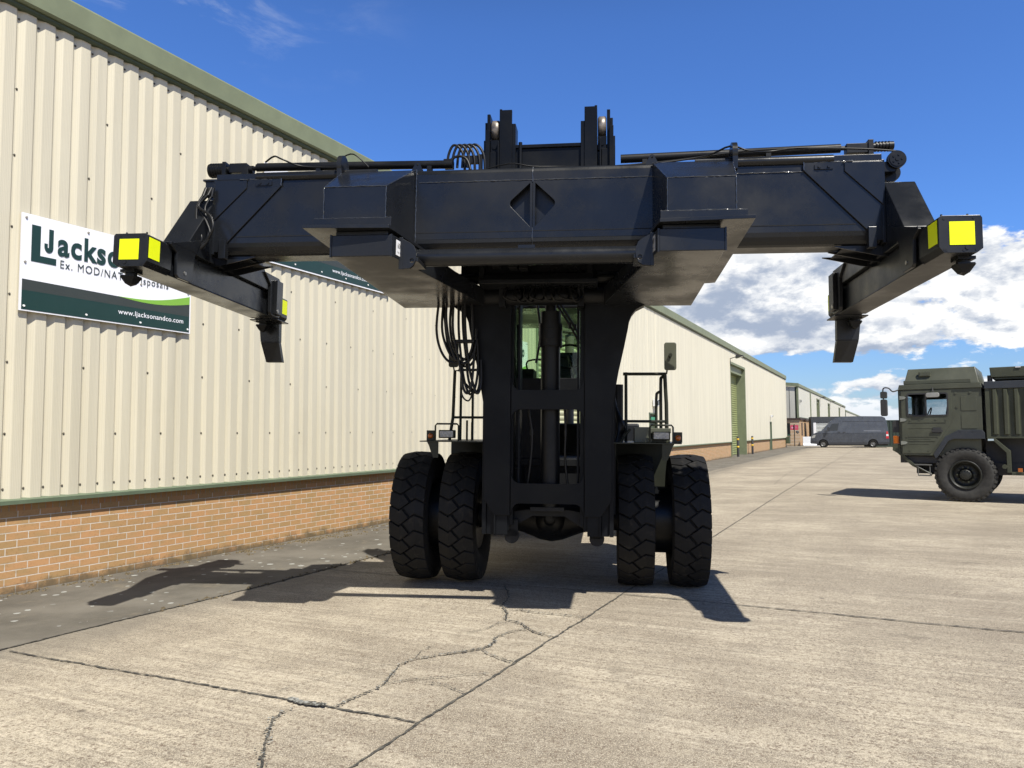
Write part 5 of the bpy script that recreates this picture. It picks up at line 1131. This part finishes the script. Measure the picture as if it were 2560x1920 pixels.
# mirror on the front corner
mr = MB(); mr.tube([(-1.27, -.02, 2.54), (-1.38, -.12, 2.50), (-1.46, -.18, 2.58), (-1.56, -.2, 2.58), (-1.58, -.2, 2.48)], .016, 8, 4); mr.tube([(-1.57, -.2, 2.5), (-1.57, -.2, 1.95)], .014, 8); mr = mr.build('mirror', BLACKT, TR)
q = MB(); q.prism(rrect(-1.63, 2.34, -1.49, 2.50, .03), 'y', -.26, -.16); q.prism(rrect(-1.63, 1.93, -1.49, 2.32, .04), 'y', -.27, -.16); q.build('mirror_head', BLACKT, mr, bevel=.012)
mr = MB(); mr.tube([(-.58, -.02, 2.56), (-.56, -.12, 2.5), (-.56, -.14, 2.42)], .014, 6, 4); mr = mr.build('mirror', BLACKT, TR)
q = MB(); q.prism(rrect(-.70, 2.34, -.43, 2.445, .04), 'y', -.17, -.12); q.build('mirror_head', simple('mirror_grey', (.28, .28, .26), .4), mr, bevel=.01)
# front bumper, lamps, step, fender
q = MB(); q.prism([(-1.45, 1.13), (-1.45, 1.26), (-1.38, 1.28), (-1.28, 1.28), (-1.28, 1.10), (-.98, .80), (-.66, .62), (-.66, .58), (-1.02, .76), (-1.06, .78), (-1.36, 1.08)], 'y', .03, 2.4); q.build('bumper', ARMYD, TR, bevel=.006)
q = MB(); q.prism([(-1.44, 1.55), (-1.44, 1.79), (-1.38, 1.83), (-1.301, 1.83), (-1.301, 1.55)], 'y', .04, .40); q.build('lamp_housing', BLACKT, TR, bevel=.01)
q = MB(); q.box((-1.43, .03, 1.29), (-1.305, .33, 1.47)); q.build('indicator', AMBER, TR, bevel=.01)
q = MB(); q.box((-1.30, .1, .85), (.45, 2.3, 1.0)); q.box((-1.0, .3, .6), (6.6, .5, .86)); q.box((-1.0, 1.9, .6), (6.6, 2.1, .86)); q.cyl((0, .2, .6), (0, 2.2, .6), .09, n=12); q.box((-.4, .8, .45), (.4, 1.6, .85)); q.box((.4, .35, .7), (6.6, 2.1, 1.4)); q.build('chassis', BLACKT, TR)
q = MB(); q.box((-1.0, -.02, .80), (-.65, .22, .825)); q.box((-.93, -.02, .555), (-.68, .22, .575)); q.tube([(-.93, .0, .80), (-.93, .0, .56)], .01, 6); q.tube([(-.69, .0, .80), (-.69, .0, .56)], .01, 6); q.tube([(-.98, .0, .79), (-.66, .0, .60)], .012, 6); q.build('step', simple('step_metal', (.12, .12, .11), .5), TR)
q = MB(); fp = [(-.57, .96), (-.60, 1.06), (-.36, 1.45), (-.09, 1.60), (.36, 1.60), (.41, 1.53), (.41, 1.40), (-.20, 1.40), (-.30, 1.35), (-.46, 1.08), (-.53, .98)]
q.prism(fp, 'y', -.06, .25); q.cyl((-.05, -.061, 1.575), (-.05, -.068, 1.575), .016, n=10); q.cyl((.19, -.061, 1.575), (.19, -.068, 1.575), .016, n=10); q.build('fender', ARMYB, TR, bevel=.008)
q = MB(); rp_ = [(.45, 1.41), (.60, 1.41), (.87, 1.14), (.87, .67), (.79, .67), (.79, 1.10), (.57, 1.35), (.45, 1.35)]; q.prism(rp_, 'y', -.04, .28); q.box((.87, -.03, .62), (2.6, .25, .68)); q.cyl((.75, -.02, .80), (.75, -.05, .80), .05, n=14); q.build('mudguard', ARMYD, TR, bevel=.006)
q = MB(); q.box((.46, -.043, 1.36), (.57, -.041, 1.40)); q.build('data_plate', simple('plate_bluewhite', (.45, .55, .6), .5), TR)
q = MB(); q.box((.985, -.05, .69), (1.07, -.031, .77)); q.build('side_lamp', AMBER, TR, bevel=.006)
# cargo body with vertical ribs
q = MB(); q.box((.50, .0, 1.45), (6.6, 2.4, 2.60)); q.box((.44, -.03, 1.44), (.52, 2.43, 2.64)); q.box((.44, -.03, 1.41), (6.6, 2.43, 1.4495)); 
x = .56
while x < 6.5: q.prism([(x, 0), (x+.025, -.045), (x+.085, -.045), (x+.11, 0)], 'z', 1.50, 2.48); x += .20
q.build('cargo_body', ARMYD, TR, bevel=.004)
q = MB(); q.box((.43, -.05, 2.50), (6.6, 2.45, 2.66)); q.build('top_rail', ARMYB, TR, bevel=.01)
q = MB(); q.prism([(.56, 2.75), (.54, 2.97), (6.6, 2.99), (6.6, 2.75)], 'y', .05, 2.35); q.box((.62, .1, 2.70), (6.6, 2.3, 2.749)); q.build('roof_stowage', ARMYD, TR, bevel=.012)
q = MB(); q.cyl((.54, .12, 2.66), (.54, .12, 2.80), .05, n=12); q.build('exhaust', BLACKT, TR)
q = MB(); q.box((1.02, .03, 2.945), (1.12, .049, 2.965)); q.build('roof_label', WHITE, TR)

# ================================================================== VAN
VN = empty('van', (31.6, 72.2, 0), math.atan2(-.4321, .9018))
tag(VN, 'dark grey high-roof panel van parked side-on beyond the yard, facing left', 'van')
vp_ = [(-3.45, .40), (-3.45, .60), (-3.42, .90), (-3.34, 1.16), (-3.15, 1.32), (-2.93, 1.43), (-2.44, 1.60), (-1.72, 2.38), (-1.42, 2.66), (-1.10, 2.82), (-.5, 2.92), (1.0, 2.94), (2.75, 2.90), (3.02, 2.78), (3.14, 2.45), (3.25, 1.7), (3.34, .9), (3.34, .36)]
def arch(cx, r): return [(cx+r*math.cos(R(t)), .36+r*math.sin(R(t))) for t in range(0, 181, 20)]
poly = vp_+[(2.45, .32)]+arch(1.97, .44)+[(1.45, .28), (-1.8, .28)]+arch(-2.31, .44)+[(-2.85, .34)]
q = MB()
lo = [(-3.45, .40), (-3.45, .60), (-3.42, .90), (-3.34, 1.16), (-3.15, 1.32), (-3.08, 1.35), (3.285, 1.35), (3.34, .9), (3.34, .36), (2.45, .32)]+arch(1.97, .44)+[(1.45, .28), (-1.8, .28)]+arch(-2.31, .44)+[(-2.85, .34)]
hi = [(-3.08, 1.35), (-2.93, 1.43), (-2.44, 1.60), (-1.72, 2.38), (-1.42, 2.66), (-1.10, 2.82), (-.5, 2.92), (1.0, 2.94), (2.75, 2.90), (3.02, 2.78), (3.14, 2.45), (3.25, 1.7), (3.285, 1.35)]
q.plate([lo], 'y', 0, 1.95); q.plate([hi], 'y', 0, 1.95)
def tumble(v):
    x, y, z = v; k = max(0, z-1.35)*.085
    return (x, y+k if y < 1 else y-k, z)
q.warp(tumble); q.build('body', VANM, VN, bevel=.03)
tz = lambda z: max(0, z-1.35)*.085
def vpanel(mb, pts, th=.006):
    n = len(pts); mb.add([(x, tz(z)-th, z) for x, z in pts]+[(x, tz(z)+.02, z) for x, z in pts], [list(range(n))]+[(i, (i+1) % n, n+(i+1) % n, n+i) for i in range(n)])
q = MB(); vpanel(q, [(-1.88, 1.60), (-1.03, 1.60), (-.90, 2.28), (-1.50, 2.26)]); q.build('side_window', GLASSD, VN)
q = MB(); q.add([(-2.46, .10, 1.62), (-2.46, 1.85, 1.62), (-1.55, 1.70, 2.56), (-1.55, .25, 2.56)], [(0, 1, 2, 3)]); q.warp(lambda v: (v[0]-.02, v[1], v[2]+.03)); q.build('windscreen', GLASSD, VN)
q = MB()
for a in ([(-.79, .5), (-.755, .5), (-.67, 2.80), (-.705, 2.80)], [(1.12, .5), (1.15, .5), (1.15, 2.82), (1.12, 2.82)], [(-.6, 2.45), (2.9, 2.42), (2.9, 2.445), (-.6, 2.475)], [(-2.0, .8), (-1.88, 1.55), (-1.87, 1.55), (-1.985, .8)]): vpanel(q, a, .004)
q.build('panel_gap', TYRED, VN)
q = MB()
for a in ([(-3.43, .38), (-2.82, .34), (-2.80, .62), (-3.44, .72)], [(-1.82, .29), (1.47, .29), (1.47, .50), (-1.82, .50)], [(2.47, .33), (3.34, .37), (3.335, .55), (2.47, .52)]): vpanel(q, a, .02)
q.build('sill_trim', VANP, VN)
q = MB(); vpanel(q, [(1.2, 1.54), (2.65, 1.52), (2.65, 1.58), (1.2, 1.60)], .012); q.build('door_track', simple('van_track', (.22, .23, .26), .4), VN)
for x in (-1.0, -.55): q = MB(); vpanel(q, [(x, 1.42), (x+.2, 1.42), (x+.2, 1.50), (x, 1.50)], .03); q.build('handle', VANP, VN)
q = MB(); vpanel(q, [(3.06, .86), (3.30, .86), (3.24, 1.50), (3.10, 1.50)], .02); tlp = q.build('tail_light', REDL, VN)
q = MB(); vpanel(q, [(3.08, 1.08), (3.285, 1.08), (3.27, 1.25), (3.09, 1.25)], .026); q.build('reversing_lens', WHITE, tlp)
q = MB(); vpanel(q, [(-3.33, .88), (-3.05, .95), (-2.95, 1.2), (-3.1, 1.22), (-3.3, 1.08)], .015); q.build('headlight', GLASSW, VN)
q = MB(); q.prism(rrect(-1.92, 1.58, -1.76, 1.98, .04), 'y', -.26, -.10); q.tube([(-1.84, .05, 1.65), (-1.84, -.12, 1.68)], .02, 6); q.build('mirror', VANP, VN, bevel=.02)
for x in (-2.31, 1.97):
    for y in (.13, 1.82):
        r = empty('wheel', (x, y, .36)); r.parent = VN
        q = MB(); q.lathe([(-.09, .2), (-.11, .25), (-.11, .32), (-.08, .36), (.08, .36), (.11, .32), (.11, .25), (.09, .2)], (0, 0, 0), 'y', 32); q.build('tyre', TYRED, r)
        q = MB(); q.lathe([(-.095, .205), (-.085, .19), (-.05, .15), (-.10, .06), (-.10, 0)], (0, 0, 0), 'y', 24); q.build('rim', simple('rim_silver', (.16, .16, .155), .4, metal=.5, var=.3) if 'rim_silver' not in MATS else MATS['rim_silver'], r)
q = MB(); q.box((-2.9, .2, .20), (3.2, 1.75, .85)); q.build('underbody', BLACKT, VN)

# green shipping containers beyond the van
def container(x, y, rz, label, L_=6.06, z0=0.0):
    r = empty('shipping_container', (x, y, z0), rz)
    q = MB(); k = .14; n = int(L_/(2*k)); prof = []
    for i in range(n):
        a = .1+i*2*k; prof += [(a, .04), (a+k*.3, .0), (a+k, .0), (a+k*1.3, .04)]
    prof = [p for p in prof if p[0] < L_-.1]
    q.prism([(L_-.1, .04)]+[(L_-.1, 2.38), (.1, 2.38)]+prof, 'z', .16, 2.50); q.build('side_wall', CONTG, r)
    q = MB()
    for a in (0, L_-.1):
        for b_ in (0, 2.34): q.box((a, b_, 0), (a+.1, b_+.1, 2.59))
    q.box((.1, 0, 0), (L_-.1, .1, .16)); q.box((.1, 2.34, 0), (L_-.1, 2.44, .16)); q.box((.1, 0, 2.50), (L_-.1, .08, 2.59)); q.box((.1, 2.36, 2.50), (L_-.1, 2.44, 2.59)); q.box((.1, .08, 2.505), (L_-.1, 2.36, 2.56)); q.build('corner_frame', CONTG, r)
    tag(r, label, 'shipping container', 'green shipping containers'); return r
container(34.6, 74.6, R(-12), 'dark green shipping container seen between the van and the army lorry cab', 6.06)
container(40.8, 73.2, R(-12), 'dark green shipping container behind the army lorry, right of another container', 6.06)
